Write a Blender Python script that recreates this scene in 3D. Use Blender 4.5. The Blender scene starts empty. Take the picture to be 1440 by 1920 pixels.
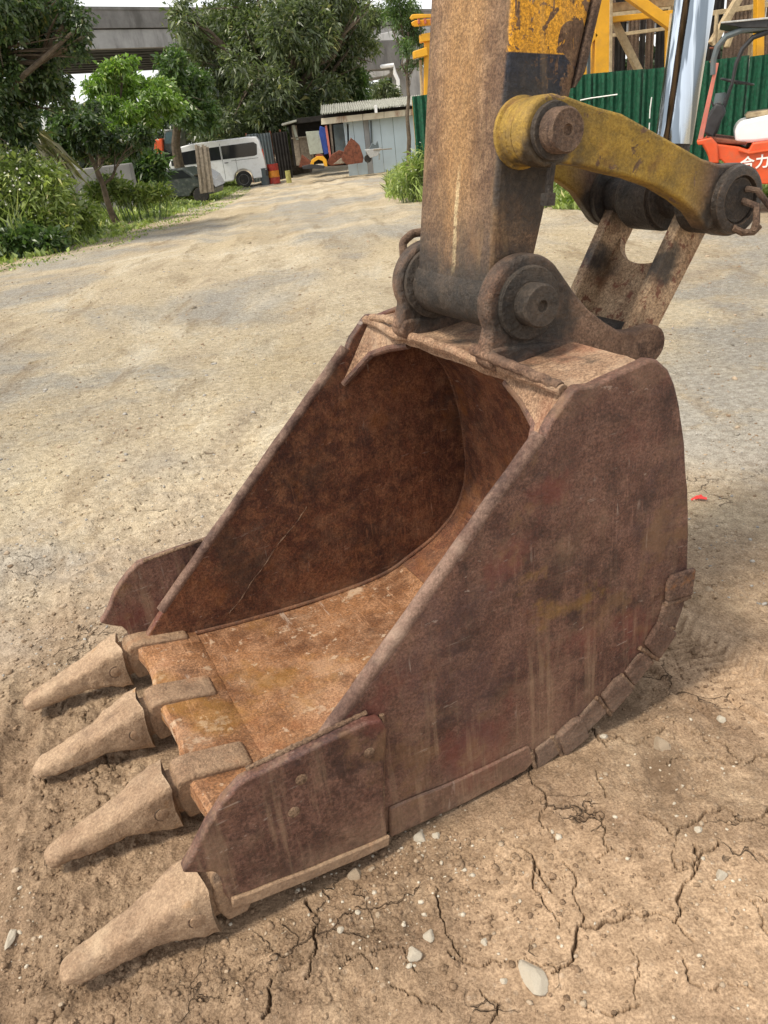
import bpy, bmesh, math, random
import numpy as np
from mathutils import Vector, Matrix, noise as mnoise

S = bpy.context.scene
C = S.collection
rad = math.radians

# ------------------------------------------------------------------ camera
CAM = dict(f=1442.4952, o=Vector((0, 0, 1.5)),
           fwd=Vector((0, 0.89281809, -0.45041742)),
           right=Vector((0.99322413, -0.05234508, -0.10375849)),
           up=Vector((0.11621459, 0.44736545, 0.88676847)))
cd = bpy.data.cameras.new('camera')
cd.sensor_fit = 'VERTICAL'; cd.sensor_height = 36.0; cd.sensor_width = 27.0
cd.lens = 1442.4952 / 1920 * 36.0
cd.clip_start = 0.05; cd.clip_end = 2000
cam = bpy.data.objects.new('camera', cd); C.objects.link(cam)
r_, u_, b_ = CAM['right'], CAM['up'], -CAM['fwd']
cam.matrix_world = Matrix(((r_.x, u_.x, b_.x, 0), (r_.y, u_.y, b_.y, 0), (r_.z, u_.z, b_.z, 1.5), (0, 0, 0, 1)))
S.camera = cam

# ------------------------------------------------------------------ sky, sun, exposure
SUN_EL, SUN_AZ = 60, -118          # azimuth measured from +Y towards +X
w = bpy.data.worlds.new('World'); S.world = w; w.use_nodes = True
nt = w.node_tree; nt.nodes.clear()
wo = nt.nodes.new('ShaderNodeOutputWorld'); bg = nt.nodes.new('ShaderNodeBackground')
sky = nt.nodes.new('ShaderNodeTexSky'); sky.sky_type = 'NISHITA'; sky.sun_disc = False
sky.sun_elevation = rad(SUN_EL); sky.sun_rotation = rad(SUN_AZ)
sky.air_density = 1.0; sky.dust_density = 1.0; sky.ozone_density = 1.0
hs = nt.nodes.new('ShaderNodeHueSaturation'); hs.inputs['Saturation'].default_value = 0.08
nt.links.new(sky.outputs[0], hs.inputs['Color']); nt.links.new(hs.outputs[0], bg.inputs[0])
bg.inputs[1].default_value = 0.10
nt.links.new(bg.outputs[0], wo.inputs[0])
sl = bpy.data.lights.new('sun', 'SUN'); sl.energy = 1.5; sl.angle = rad(10); sl.color = (1.0, 0.91, 0.76)
so = bpy.data.objects.new('sun', sl); C.objects.link(so)
_d = Vector((math.sin(rad(SUN_AZ)) * math.cos(rad(SUN_EL)), math.cos(rad(SUN_AZ)) * math.cos(rad(SUN_EL)), math.sin(rad(SUN_EL))))
so.rotation_euler = _d.to_track_quat('Z', 'Y').to_euler(); so.location = (0, 0, 20)
S.view_settings.view_transform = 'Standard'; S.view_settings.look = 'None'
S.view_settings.exposure = 1.3; S.view_settings.gamma = 1.0; S.view_settings.use_curve_mapping = False
S.render.engine = 'CYCLES'; S.render.resolution_x = 768; S.render.resolution_y = 1024

# ------------------------------------------------------------------ numpy noise
_rs = np.random.RandomState(7)
_perm = np.tile(_rs.permutation(256), 3)
_val = _rs.rand(256) * 2 - 1
def vnoise(x, y):
    xi = np.floor(x).astype(np.int64); yi = np.floor(y).astype(np.int64)
    xf = x - xi; yf = y - yi
    u = xf * xf * xf * (xf * (xf * 6 - 15) + 10); v = yf * yf * yf * (yf * (yf * 6 - 15) + 10)
    def h(a, b): return _val[_perm[_perm[a & 255] + (b & 255)]]
    return (h(xi, yi) * (1 - u) + h(xi + 1, yi) * u) * (1 - v) + (h(xi, yi + 1) * (1 - u) + h(xi + 1, yi + 1) * u) * v
def fbm(x, y, o=4, lac=2.03, g=0.5, ridged=False):
    s = 0; a = 1; t = 0
    for i in range(o):
        n = vnoise(x + 17.3 * i, y - 9.1 * i)
        if ridged: n = 1 - 2 * np.abs(n)
        s = s + a * n; t += a; a *= g; x = x * lac; y = y * lac
    return s / t
def sstep(a, b, x):
    t = np.clip((x - a) / (b - a), 0, 1); return t * t * (3 - 2 * t)

def terr(x, y):
    """large shape of the yard: falls 0.45 m towards the far end"""
    r = np.hypot(x, y)
    return -0.47 * sstep(12, 38, r)

def ray(px, py):
    return (CAM['fwd'] * CAM['f'] + CAM['right'] * (px - 720) - CAM['up'] * (py - 960)).normalized()
def AT(px, py, Y):
    r = ray(px, py); t = Y / r.y
    return CAM['o'] + r * t
def GND(px, py):
    r = ray(px, py); z = 0.0
    for i in range(30):
        t = (z - 1.5) / r.z if r.z < -1e-3 else 500.0
        p = CAM['o'] + r * t
        z = float(terr(np.array(p.x), np.array(p.y)))
    return Vector((p.x, p.y, z))

# ------------------------------------------------------------------ materials
class NT:
    def __init__(s, name):
        s.m = bpy.data.materials.new(name); s.m.use_nodes = True
        s.t = s.m.node_tree; s.t.nodes.clear()
        s.out = s.t.nodes.new('ShaderNodeOutputMaterial')
        s.b = s.t.nodes.new('ShaderNodeBsdfPrincipled')
        s.t.links.new(s.b.outputs[0], s.out.inputs[0])
        s.tc = s.t.nodes.new('ShaderNodeTexCoord')
    def n(s, typ, **k):
        nd = s.t.nodes.new(typ)
        for a, v in k.items(): setattr(nd, a, v)
        return nd
    def l(s, a, b): s.t.links.new(a, b)
    def val(s, inp, v):
        if hasattr(v, 'type') and hasattr(v, 'links'): s.l(v, inp)
        else: inp.default_value = v
    def noise(s, scale, detail=5, rough=0.55, vec=None, dist=0.0, mscale=None, loc=None):
        nd = s.n('ShaderNodeTexNoise'); nd.inputs['Scale'].default_value = scale
        nd.inputs['Detail'].default_value = detail; nd.inputs['Roughness'].default_value = rough
        nd.inputs['Distortion'].default_value = dist
        v = vec or s.tc.outputs['Object']
        if mscale or loc:
            mp = s.n('ShaderNodeMapping'); s.l(v, mp.inputs[0])
            if mscale: mp.inputs['Scale'].default_value = mscale
            if loc: mp.inputs['Location'].default_value = loc
            v = mp.outputs[0]
        s.l(v, nd.inputs['Vector']); return nd.outputs['Fac']
    def ramp(s, fac, stops, interp='LINEAR'):
        r = s.n('ShaderNodeValToRGB'); r.color_ramp.interpolation = interp
        e = r.color_ramp.elements
        while len(e) < len(stops): e.new(0.5)
        for el, (p, c) in zip(e, stops):
            el.position = p; el.color = (c if isinstance(c, (tuple, list)) else (c, c, c)) + ((1,) if not isinstance(c, tuple) or len(c) == 3 else ())
        s.l(fac, r.inputs[0]); return r.outputs[0]
    def sr(s, fac, a, b, lo=0.0, hi=1.0):
        r = s.n('ShaderNodeMapRange', interpolation_type='SMOOTHSTEP'); s.val(r.inputs[0], fac)
        r.inputs[1].default_value = a; r.inputs[2].default_value = b; r.inputs[3].default_value = lo; r.inputs[4].default_value = hi
        return r.outputs[0]
    def mix(s, fac, a, b, mode='MIX'):
        m = s.n('ShaderNodeMix', data_type='RGBA', blend_type=mode)
        s.val(m.inputs[0], fac)
        for i, v in ((6, a), (7, b)):
            if isinstance(v, tuple): m.inputs[i].default_value = v + (1,) if len(v) == 3 else v
            else: s.l(v, m.inputs[i])
        return m.outputs[2]
    def ma(s, op, a, b=0.0, clamp=False):
        m = s.n('ShaderNodeMath', operation=op, use_clamp=clamp); s.val(m.inputs[0], a); s.val(m.inputs[1], b); return m.outputs[0]
    def bump(s, h, strength=0.5, dist=0.01, nrm=None):
        b = s.n('ShaderNodeBump'); b.inputs['Strength'].default_value = strength; b.inputs['Distance'].default_value = dist
        s.l(h, b.inputs['Height'])
        if nrm: s.l(nrm, b.inputs['Normal'])
        return b.outputs[0]
    def fin(s, col=None, rough=None, nrm=None, metal=None, spec=None):
        if col is not None: s.val(s.b.inputs['Base Color'], col if not isinstance(col, tuple) else col + (1,))
        if rough is not None: s.val(s.b.inputs['Roughness'], rough)
        if nrm is not None: s.l(nrm, s.b.inputs['Normal'])
        if metal is not None: s.val(s.b.inputs['Metallic'], metal)
        if spec is not None: s.b.inputs['Specular IOR Level'].default_value = spec
        return s.m

def metal_mat(name, cols, dustc=(.36, .24, .145), dust=None, dust_patch=0.0, grease=(), streak=0.0, edge=None, bump=0.5,
              rough=0.8, patches=(), scratches=0.0, mott=1.0, region=None, streak_z=None, speck=.8):
    """weathered steel: cols = 4 tones dark..light; all masks live in the thing's own frame"""
    m = NT(name)
    sep = m.n('ShaderNodeSeparateXYZ'); m.l(m.tc.outputs['Object'], sep.inputs[0])
    X, Y, Z = sep.outputs
    n1 = m.noise(3.1, 8, 0.62, dist=0.4)
    col = m.ramp(n1, [(0.3, cols[0]), (0.45, cols[1]), (0.56, cols[2]), (0.72, cols[3])])
    n2 = m.noise(19, 6, 0.7, loc=(3, 1, 7))
    col = m.mix(m.sr(n2, .42, .64, 0, .6 * mott), col, cols[3])
    n2b = m.noise(11, 7, 0.7, loc=(-3, 5, 2))
    col = m.mix(m.sr(n2b, .52, .68, 0, .65 * mott), col, cols[0])
    if region is not None: col = region(m, col, X, Y, Z)
    sp = m.noise(150, 9, 0.8, dist=.3)
    col = m.mix(m.sr(sp, .40, .62, .4 - speck / 2, .4 + speck / 2), m.mix(1.0, col, (.52, .49, .46), 'MULTIPLY'), m.mix(1.0, col, (1.6, 1.6, 1.6), 'MULTIPLY'))
    for (c, lo, hi, sc, amt, lc) in patches:
        pn = m.noise(sc, 6, 0.65, loc=lc)
        col = m.mix(m.sr(pn, lo, hi, 0, amt), col, c)
    if streak:
        st = m.noise(26, 5, 0.7, mscale=(1, 1, .07))
        sk = m.sr(st, .50, .66, 0, streak)
        if streak_z: sk = m.ma('MULTIPLY', sk, m.sr(Z, streak_z[0], streak_z[1], .15, 1))
        col = m.mix(sk, col, tuple(c * .85 for c in dustc))
        st = m.noise(31, 5, 0.7, mscale=(1, 1, .05), loc=(4, 4, 4))
        col = m.mix(m.sr(st, .5, .7, 0, streak * .8), col, cols[0])
    if scratches:
        sc = m.noise(1.0, 4, .65, mscale=(120, 6, 9), dist=.1, loc=(0, 0, 3)); cov = m.noise(2.2, 4, 0.6, loc=(7, 2, 5))
        col = m.mix(m.ma('MULTIPLY', m.sr(sc, .55, .66), m.sr(cov, .46, .62, 0, scratches * .8)), col, tuple(min(1, c * 1.9) for c in cols[3]))
        sc = m.noise(1.0, 4, .65, mscale=(70, 6, 30), dist=.3, loc=(5, 0, 3))
        col = m.mix(m.ma('MULTIPLY', m.sr(sc, .56, .66), m.sr(cov, .52, .42, 0, scratches * .7)), col, cols[0])
        for i, ms in enumerate(((60, 4, 5), (7, 50, 60), (30, 5, 55))):
            sc = m.noise(1.3, 3, 0.6, mscale=ms, dist=.2)
            cov = m.noise(4.0, 3, 0.6, loc=(i * 3, 2, 1))
            k = m.ma('MULTIPLY', m.sr(sc, .66, .70, 0, 1), m.sr(cov, .5, .62, 0, scratches))
            col = m.mix(k, col, (.55, .46, .38))
    g = None
    for gr_ in grease:
        gu, gz, g0, g1 = gr_[:4]
        dx = m.ma('SUBTRACT', X, gu); dz = m.ma('SUBTRACT', Z, gz)
        d = m.ma('SQRT', m.ma('ADD', m.ma('MULTIPLY', dx, dx), m.ma('MULTIPLY', dz, dz)))
        d = m.ma('ADD', d, m.ma('MULTIPLY', m.ma('SUBTRACT', m.noise(9, 5, .6), .5), .22))
        k = m.sr(d, g0, g1, .93, 0)
        if len(gr_) > 4: k = m.ma('MULTIPLY', k, m.sr(m.ma('MULTIPLY', Y, -1.0), .15, .163))
        g = k if g is None else m.ma('MAXIMUM', g, k)
    if g is not None:
        col = m.mix(g, col, m.mix(m.sr(m.noise(70, 4, .7), .4, .7), (.016, .013, .011), (.05, .038, .028)))
    dm = None
    if dust:
        z0, z1, amt = dust
        zz = m.ma('ADD', Z, m.ma('MULTIPLY', m.ma('SUBTRACT', m.noise(7, 6, .65), .5), .35))
        dm = m.sr(zz, z0, z1, amt, 0)
    if dust_patch:
        dp = m.sr(m.noise(5.3, 7, .68, loc=(9, 2, 4)), .5, .7, 0, dust_patch)
        dm = dp if dm is None else m.ma('MAXIMUM', dm, dp)
    if dm is not None:
        dm = m.ma('MULTIPLY', dm, m.sr(m.noise(60, 4, .7), .25, .6, .45, 1))
        col = m.mix(dm, col, m.mix(m.noise(24, 5, .7), tuple(c * .8 for c in dustc), tuple(min(1, c * 1.25) for c in dustc)))
    if edge:
        bv = m.n('ShaderNodeBevel', samples=4); bv.inputs['Radius'].default_value = .007
        ge = m.n('ShaderNodeNewGeometry')
        dt = m.n('ShaderNodeVectorMath', operation='DOT_PRODUCT'); m.l(bv.outputs[0], dt.inputs[0]); m.l(ge.outputs['Normal'], dt.inputs[1])
        k = m.ma('MULTIPLY', m.sr(dt.outputs['Value'], .97, .8, 0, 1), m.sr(m.noise(16, 5, .7), .38, .6, 0, .85))
        col = m.mix(k, col, edge)
    h1 = m.noise(85, 5, .7); h2 = m.noise(9, 5, .6); h3 = m.noise(300, 3, .7)
    hh = m.ma('ADD', m.ma('ADD', m.ma('MULTIPLY', h1, .35), m.ma('MULTIPLY', h2, 1.2)), m.ma('MULTIPLY', h3, .16))
    nr = m.bump(hh, bump, .02)
    rg = m.ma('MULTIPLY', m.sr(m.noise(30, 4, .6), .3, .7, .9, 1.08), rough, clamp=True)
    if g is not None:
        rg = m.ma('SUBTRACT', rg, m.ma('MULTIPLY', g, .38))
    return m.fin(col, rg, nr, spec=.5)

def simple(name, col, rough=.7, var=.25, scale=12, metal=0.0, bump=.15, spec=.4, dirt=None, dirt_amt=.5, dscale=6, mscale=None):
    m = NT(name)
    lo = tuple(c * (1 - var) for c in col); hi = tuple(min(1, c * (1 + var)) for c in col)
    c = m.mix(m.sr(m.noise(scale, 6, .65), .3, .7), lo, hi)
    if dirt: c = m.mix(m.sr(m.noise(dscale, 7, .7, loc=(4, 8, 1), mscale=mscale), .48, .68, 0, dirt_amt), c, dirt)
    nr = m.bump(m.noise(scale * 6, 4, .6), bump, .01)
    return m.fin(c, rough, nr, metal=metal, spec=spec)

RUST = [(.028, .012, .010), (.066, .027, .019), (.118, .053, .037), (.21, .112, .080)]
RUSTI = [(.050, .017, .010), (.10, .033, .016), (.165, .060, .027), (.26, .115, .052)]
TAN = [(.12, .066, .038), (.20, .115, .066), (.29, .175, .10), (.38, .245, .15)]
DUST = (.40, .265, .165)
YEL = (.62, .27, .022)
M = {}
M['rust'] = metal_mat('rusty_steel', RUST, DUST, dust=(-.12, .22, .62), dust_patch=.22, streak=.45, streak_z=(.62, .15), edge=(.33, .22, .155), bump=.5, scratches=.3, rough=.62,
                      patches=[((.24, .13, .022), .60, .70, 3.3, .6, (1, 2, 3)), ((.15, .036, .026), .52, .62, 2.6, .6, (6, 2, 8)), ((.085, .050, .055), .54, .64, 3.4, .25, (3, 9, 8)), ((.20, .11, .05), .56, .64, 4.4, .45, (13, 9, 1))])
M['rust_in'] = metal_mat('rusty_steel_inside', RUSTI, DUST, dust=(-.1, .16, .55), dust_patch=.16, edge=(.30, .18, .12), bump=.6, scratches=.3,
                         patches=[((.22, .075, .012), .54, .68, 4.0, .6, (1, 2, 3)), ((.05, .028, .016), .56, .66, 3.0, .5, (5, 2, 3))])
M['floor'] = metal_mat('worn_bucket_floor', [(.11, .043, .017), (.20, .085, .032), (.30, .14, .058), (.40, .22, .12)], (.46, .31, .20), dust_patch=.35,
                       edge=(.42, .30, .2), bump=.55, scratches=.4, patches=[((.56, .42, .29), .60, .66, 5.5, .7, (8, 1, 1)), ((.60, .46, .33), .62, .65, 24, .6, (8, 3, 1)), ((.34, .165, .02), .52, .66, 3.1, .45, (1, 5, 3)), ((.26, .09, .03), .56, .68, 5, .5, (3, 2, 9))])
M['edge'] = metal_mat('worn_edge_steel', [(.045, .022, .017), (.095, .050, .037), (.16, .092, .068), (.27, .175, .13)], (.58, .44, .33), dust_patch=.32, bump=.6, speck=.5)
M['tooth'] = metal_mat('dusty_cast_steel', [(.22, .14, .085), (.34, .225, .14), (.42, .29, .185), (.50, .36, .24)], (.56, .42, .28), dust_patch=.6,
                       edge=(.5, .37, .25), bump=.75, mott=.7, speck=.45, patches=[((.17, .105, .065), .55, .66, 9, .65, (4, 4, 4)), ((.42, .20, .05), .58, .68, 6.0, .5, (1, 2, 3))])
M['adapter'] = metal_mat('dusty_brown_steel', [(.12, .064, .036), (.21, .12, .068), (.29, .18, .105), (.38, .25, .155)], (.44, .30, .19), dust=(0.02, .3, .6), dust_patch=.45,
                         edge=(.45, .32, .2), bump=.8, patches=[((.33, .12, .035), .55, .68, 5.0, .6, (1, 2, 3))])
M['top'] = metal_mat('dusty_top_steel', [(.15, .075, .042), (.27, .155, .09), (.38, .24, .15), (.46, .31, .20)], (.52, .38, .26), dust_patch=.7, grease=[(1.066, 1.05, .05, .10)],
                     edge=(.42, .30, .2), bump=.9, patches=[((.30, .10, .05), .52, .68, 4.0, .5, (1, 2, 3))])
M['lug'] = metal_mat('greasy_lug_steel', [(.05, .025, .017), (.11, .056, .034), (.20, .115, .072), (.30, .19, .125)], (.36, .23, .15), grease=[(1.085, 1.09, .09, .17)], dust_patch=.35,
                     edge=(.26, .18, .12), bump=1.0)
M['grease'] = metal_mat('dark_greasy_steel', [(.012, .010, .009), (.022, .018, .015), (.045, .035, .027), (.085, .062, .044)], (.16, .11, .075), dust_patch=.3,
                        edge=(.14, .11, .08), bump=1.1, rough=.62)
def stick_region(m, col, X, Y, Z):
    # yellow paint and dark blue band on the side faces, higher up
    zz = m.ma('ADD', Z, m.ma('MULTIPLY', X, .10))
    side = m.sr(m.ma('ABSOLUTE', Y), .158, .163)
    chip = m.ma('ADD', m.sr(m.noise(8, 7, .62, dist=1.2), .585, .595), m.sr(m.noise(30, 7, .7, dist=.8), .585, .595), clamp=True)
    lines = m.ma('MULTIPLY', m.sr(m.noise(1.5, 4, .6, mscale=(14, 1, 3), dist=2.5), .60, .63), 1.0)
    keep = m.ma('MULTIPLY', side, m.ma('SUBTRACT', 1.0, m.ma('MAXIMUM', chip, lines), clamp=True))
    fade = m.sr(m.ma('ADD', zz, m.ma('MULTIPLY', m.noise(14, 6, .7), .12)), 1.64, 1.68)
    yl = m.sr(zz, 1.708, 1.711)
    paint = m.mix(yl, (.018, .022, .036), m.mix(m.noise(20, 5, .6), (.60, .27, .014), (.78, .40, .035)))
    ny = m.ma('ADD', Y, m.ma('MULTIPLY', m.ma('SUBTRACT', m.noise(5, 5, .6, mscale=(1, 1, .4)), .5), .10))
    mid = m.ma('MULTIPLY', m.sr(m.ma('ABSOLUTE', ny), .03, .11, .55, 0), m.sr(Z, 1.08, 1.45))
    front = m.sr(m.ma('ABSOLUTE', Y), .163, .158)
    col = m.mix(m.ma('MULTIPLY', mid, front), col, m.mix(m.noise(30, 6, .7, mscale=(1, 1, .35)), (.34, .17, .055), (.50, .31, .13)))
    edge_ = m.ma('MULTIPLY', front, m.sr(m.ma('ABSOLUTE', ny), .09, .15, 0, .5)); col = m.mix(edge_, col, (.10, .062, .042))
    lowr = m.ma('MULTIPLY', front, m.sr(m.ma('ADD', Z, m.ma('MULTIPLY', m.noise(6, 5, .6), .2)), 1.55, 1.25, 0, .62)); col = m.mix(m.ma('MULTIPLY', lowr, m.sr(m.ma('ABSOLUTE', ny), .01, .05)), col, (.072, .052, .040))
    ch = m.ma('MULTIPLY', front, m.ma('MULTIPLY', m.sr(m.ma('ABSOLUTE', m.ma('ADD', m.ma('SUBTRACT', Y, -.015), m.ma('MULTIPLY', m.ma('SUBTRACT', m.noise(9, 4, .6), .5), .02))), .004, .012, .8, 0), m.sr(Z, 1.42, 1.30)))
    col = m.mix(m.ma('MULTIPLY', ch, m.sr(m.noise(60, 4, .7), .35, .5)), col, (.60, .48, .28))
    sdk = m.ma('MULTIPLY', side, m.sr(m.noise(6, 7, .7, loc=(3, 3, 3)), .42, .6, 0, .75)); col = m.mix(sdk, col, (.075, .038, .022))
    return m.mix(m.ma('MULTIPLY', keep, fade), col, paint)
M['stick'] = metal_mat('worn_arm_steel', [(.085, .042, .022), (.16, .088, .046), (.25, .148, .078), (.36, .23, .13)], (.46, .30, .14), streak=.22, grease=[(1.05, 1.04, .09, .24), (1.11, 1.40, .10, .20, 1)],
                       edge=(.13, .09, .06), bump=.45, region=stick_region, patches=[((.36, .19, .07), .54, .7, 3.0, .5, (1, 1, 1))])
def link_region(m, col, X, Y, Z):
    chip = m.ma('MULTIPLY', m.sr(m.noise(12, 7, .68, dist=.6), .60, .63), .8)
    fade = m.sr(m.ma('ADD', X, m.ma('MULTIPLY', m.noise(9, 5, .6), .16)), 1.68, 1.56)
    paint = m.mix(m.sr(m.noise(9, 6, .65), .35, .65), (.22, .145, .028), (.46, .29, .035))
    return m.mix(m.ma('MULTIPLY', fade, m.ma('SUBTRACT', .92, chip, clamp=True)), col, paint)
M['link'] = metal_mat('worn_yellow_link', [(.06, .03, .02), (.12, .065, .04), (.2, .125, .08), (.3, .2, .13)], (.36, .24, .13), region=link_region, speck=.4, mott=.7, grease=[(1.70, 1.235, .09, .15), (1.10, 1.40, .03, .075)],
                      edge=(.17, .10, .05), bump=.7, dust_patch=.2, patches=[((.15, .06, .03), .56, .68, 7.0, .5, (2, 7, 3))])
M['hlink'] = metal_mat('tan_link_steel', [(.20, .115, .066), (.34, .22, .13), (.46, .32, .20), (.58, .43, .28)], (.62, .46, .31), grease=[(1.70, 1.235, .05, .11), (1.56, 1.09, .0, .07)],
                       edge=(.30, .17, .10), bump=.7, patches=[((.19, .07, .04), .56, .6, 26.0, .9, (2, 7, 3)), ((.26, .12, .06), .54, .66, 6.0, .7, (2, 3, 3))])
M['pin'] = metal_mat('brown_pin_steel', [(.04, .022, .016), (.085, .05, .034), (.14, .085, .055), (.2, .13, .085)], (.25, .17, .11), dust_patch=.3, edge=(.25, .17, .11), bump=.9)
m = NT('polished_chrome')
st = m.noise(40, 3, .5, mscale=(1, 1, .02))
M['chrome'] = m.fin(m.mix(m.sr(m.noise(48, 3, .5, mscale=(1, 1, .004)), .46, .54, 0, .9), m.mix(m.sr(st, .4, .6, 0, .5), (.62, .67, .72), (.40, .45, .52)), (.16, .19, .22)), m.ma('ADD', m.sr(m.noise(25, 5, .7), .5, .75, .09, .2), 0.0), m.bump(st, .08, .004), metal=1.0)  # dark reflection bands painted into the chrome colour as long stripes
M['heel'] = metal_mat('battered_heel_steel', [(.04, .019, .013), (.085, .042, .028), (.15, .080, .054), (.25, .155, .108)], (.50, .38, .27), dust=(-.1, .30, .35), dust_patch=.3, edge=(.55, .42, .30), bump=1.1, patches=[((.40, .17, .05), .56, .64, 7, .6, (1, 2, 3))])
M['weld'] = metal_mat('weld_bead_steel', [(.09, .045, .028), (.16, .09, .055), (.24, .15, .09), (.33, .22, .14)], (.4, .28, .19), dust_patch=.4, bump=1.2)

# ------------------------------------------------------------------ mesh helpers
def mesh_obj(name, me, mat, parent=None, bevel=0.0, smooth=True, ang=35, seg=2):
    o = bpy.data.objects.new(name, me); C.objects.link(o)
    if isinstance(mat, (list, tuple)):
        for x in mat: me.materials.append(x)
    elif mat: me.materials.append(mat)
    if parent: o.parent = parent
    if smooth:
        me.polygons.foreach_set('use_smooth', [True] * len(me.polygons))
        me.set_sharp_from_angle(angle=rad(ang))
    if bevel:
        b = o.modifiers.new('bevel', 'BEVEL'); b.width = bevel; b.segments = seg; b.limit_method = 'ANGLE'; b.angle_limit = rad(40)
        b.harden_normals = False
    return o
class MB:
    def __init__(s): s.v = []; s.f = []; s.mi = []; s.cur = 0
    def add(s, vs, fs):
        o = len(s.v); s.v += [tuple(v) for v in vs]
        s.f += [tuple(i + o for i in f) for f in fs]; s.mi += [s.cur] * len(fs); return s
    def box(s, lo, hi, mat=None):
        x0, y0, z0 = lo; x1, y1, z1 = hi
        vs = [(x0, y0, z0), (x1, y0, z0), (x1, y1, z0), (x0, y1, z0), (x0, y0, z1), (x1, y0, z1), (x1, y1, z1), (x0, y1, z1)]
        if mat: vs = [mat @ Vector(v) for v in vs]
        return s.add(vs, [(0, 3, 2, 1), (4, 5, 6, 7), (0, 1, 5, 4), (1, 2, 6, 5), (2, 3, 7, 6), (3, 0, 4, 7)])
    def prism(s, poly, y0, y1):
        """poly in (x,z), extruded along y"""
        n = len(poly); a = sum(poly[i][0] * poly[(i + 1) % n][1] - poly[(i + 1) % n][0] * poly[i][1] for i in range(n))
        if a < 0: poly = poly[::-1]
        if y0 > y1: y0, y1 = y1, y0
        vs = [(x, y0, z) for x, z in poly] + [(x, y1, z) for x, z in poly]
        fs = [tuple(range(n)), tuple(range(2 * n - 1, n - 1, -1))] + [(i, i + n, (i + 1) % n + n, (i + 1) % n) for i in range(n)]
        return s.add(vs, fs)
    def tube(s, pts, r, n=10, cap=True):
        pts = [Vector(p) for p in pts]; rs = r if isinstance(r, (list, tuple)) else [r] * len(pts)
        ring = []; prev = None
        for i, p in enumerate(pts):
            d = (pts[min(i + 1, len(pts) - 1)] - pts[max(i - 1, 0)])
            d = d.normalized() if d.length > 1e-9 else Vector((0, 0, 1))
            if prev is None:
                a = d.orthogonal().normalized()
            else:
                a = (prev - d * prev.dot(d)); a = a.normalized() if a.length > 1e-6 else d.orthogonal().normalized()
            prev = a; b = d.cross(a)
            ring.append([p + (a * math.cos(t) + b * math.sin(t)) * rs[i] for t in [2 * math.pi * k / n for k in range(n)]])
        vs = [v for rr in ring for v in rr]; fs = []
        for i in range(len(pts) - 1):
            for k in range(n):
                fs.append((i * n + k, i * n + (k + 1) % n, (i + 1) * n + (k + 1) % n, (i + 1) * n + k))
        if cap: fs += [tuple(range(n - 1, -1, -1)), tuple(range((len(pts) - 1) * n, len(pts) * n))]
        return s.add(vs, fs)
    def lathe_y(s, cx, cz, prof, n=48):
        """prof: list of (radius, y) about an axis parallel to y through (cx, cz)"""
        vs = []; fs = []; m_ = len(prof)
        for (r, y) in prof:
            for k in range(n):
                t = 2 * math.pi * k / n; vs.append((cx + r * math.cos(t), y, cz + r * math.sin(t)))
        for i in range(m_ - 1):
            for k in range(n): fs.append((i * n + k, (i + 1) * n + k, (i + 1) * n + (k + 1) % n, i * n + (k + 1) % n))
        if prof[0][0] > 1e-6: fs.append(tuple(range(n)))
        if prof[-1][0] > 1e-6: fs.append(tuple(range(m_ * n - 1, (m_ - 1) * n - 1, -1)))
        return s.add(vs, fs)
    def mesh(s, name):
        me = bpy.data.meshes.new(name); me.from_pydata(s.v, [], s.f); me.polygons.foreach_set('material_index', s.mi)
        bm = bmesh.new(); bm.from_mesh(me); bmesh.ops.recalc_face_normals(bm, faces=bm.faces); bm.to_mesh(me); bm.free(); me.update(); return me
    def build(s, name, mat, parent=None, **k): return mesh_obj(name, s.mesh(name), mat, parent, **k)

def thing(name, label, cat, loc=(0, 0, 0), rz=0, group=None):
    o = bpy.data.objects.new(name, None); C.objects.link(o); o.empty_display_size = .2
    o.location = loc; o.rotation_euler = (0, 0, rz)
    return tag(o, label, cat, group)
def tag(o, label=None, cat=None, group=None, kind=None):
    if label: o['label'] = label
    if cat: o['category'] = cat
    if group: o['group'] = group
    if kind: o['kind'] = kind
    return o
def rough_up(me, amp, sc, seed=0):
    """push vertices along normals with noise: dents and cast surfaces"""
    me.update()
    ns = [v.normal.copy() for v in me.vertices]
    for v, nn in zip(me.vertices, ns):
        p = v.co * sc + Vector((seed, seed * 2, 0))
        v.co += nn * amp * (mnoise.noise(p) + .5 * mnoise.noise(p * 2.3))

# ------------------------------------------------------------------ ground
BO = Vector((-0.6853, 1.5432, 0)); BA = -1.1455 + math.pi / 2
Ux, Uy = math.cos(BA), math.sin(BA)
def b2w(u, k): return (BO.x + Ux * u + Uy * k, BO.y + Uy * u - Ux * k)   # bucket frame (u back, k right) to world

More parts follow.
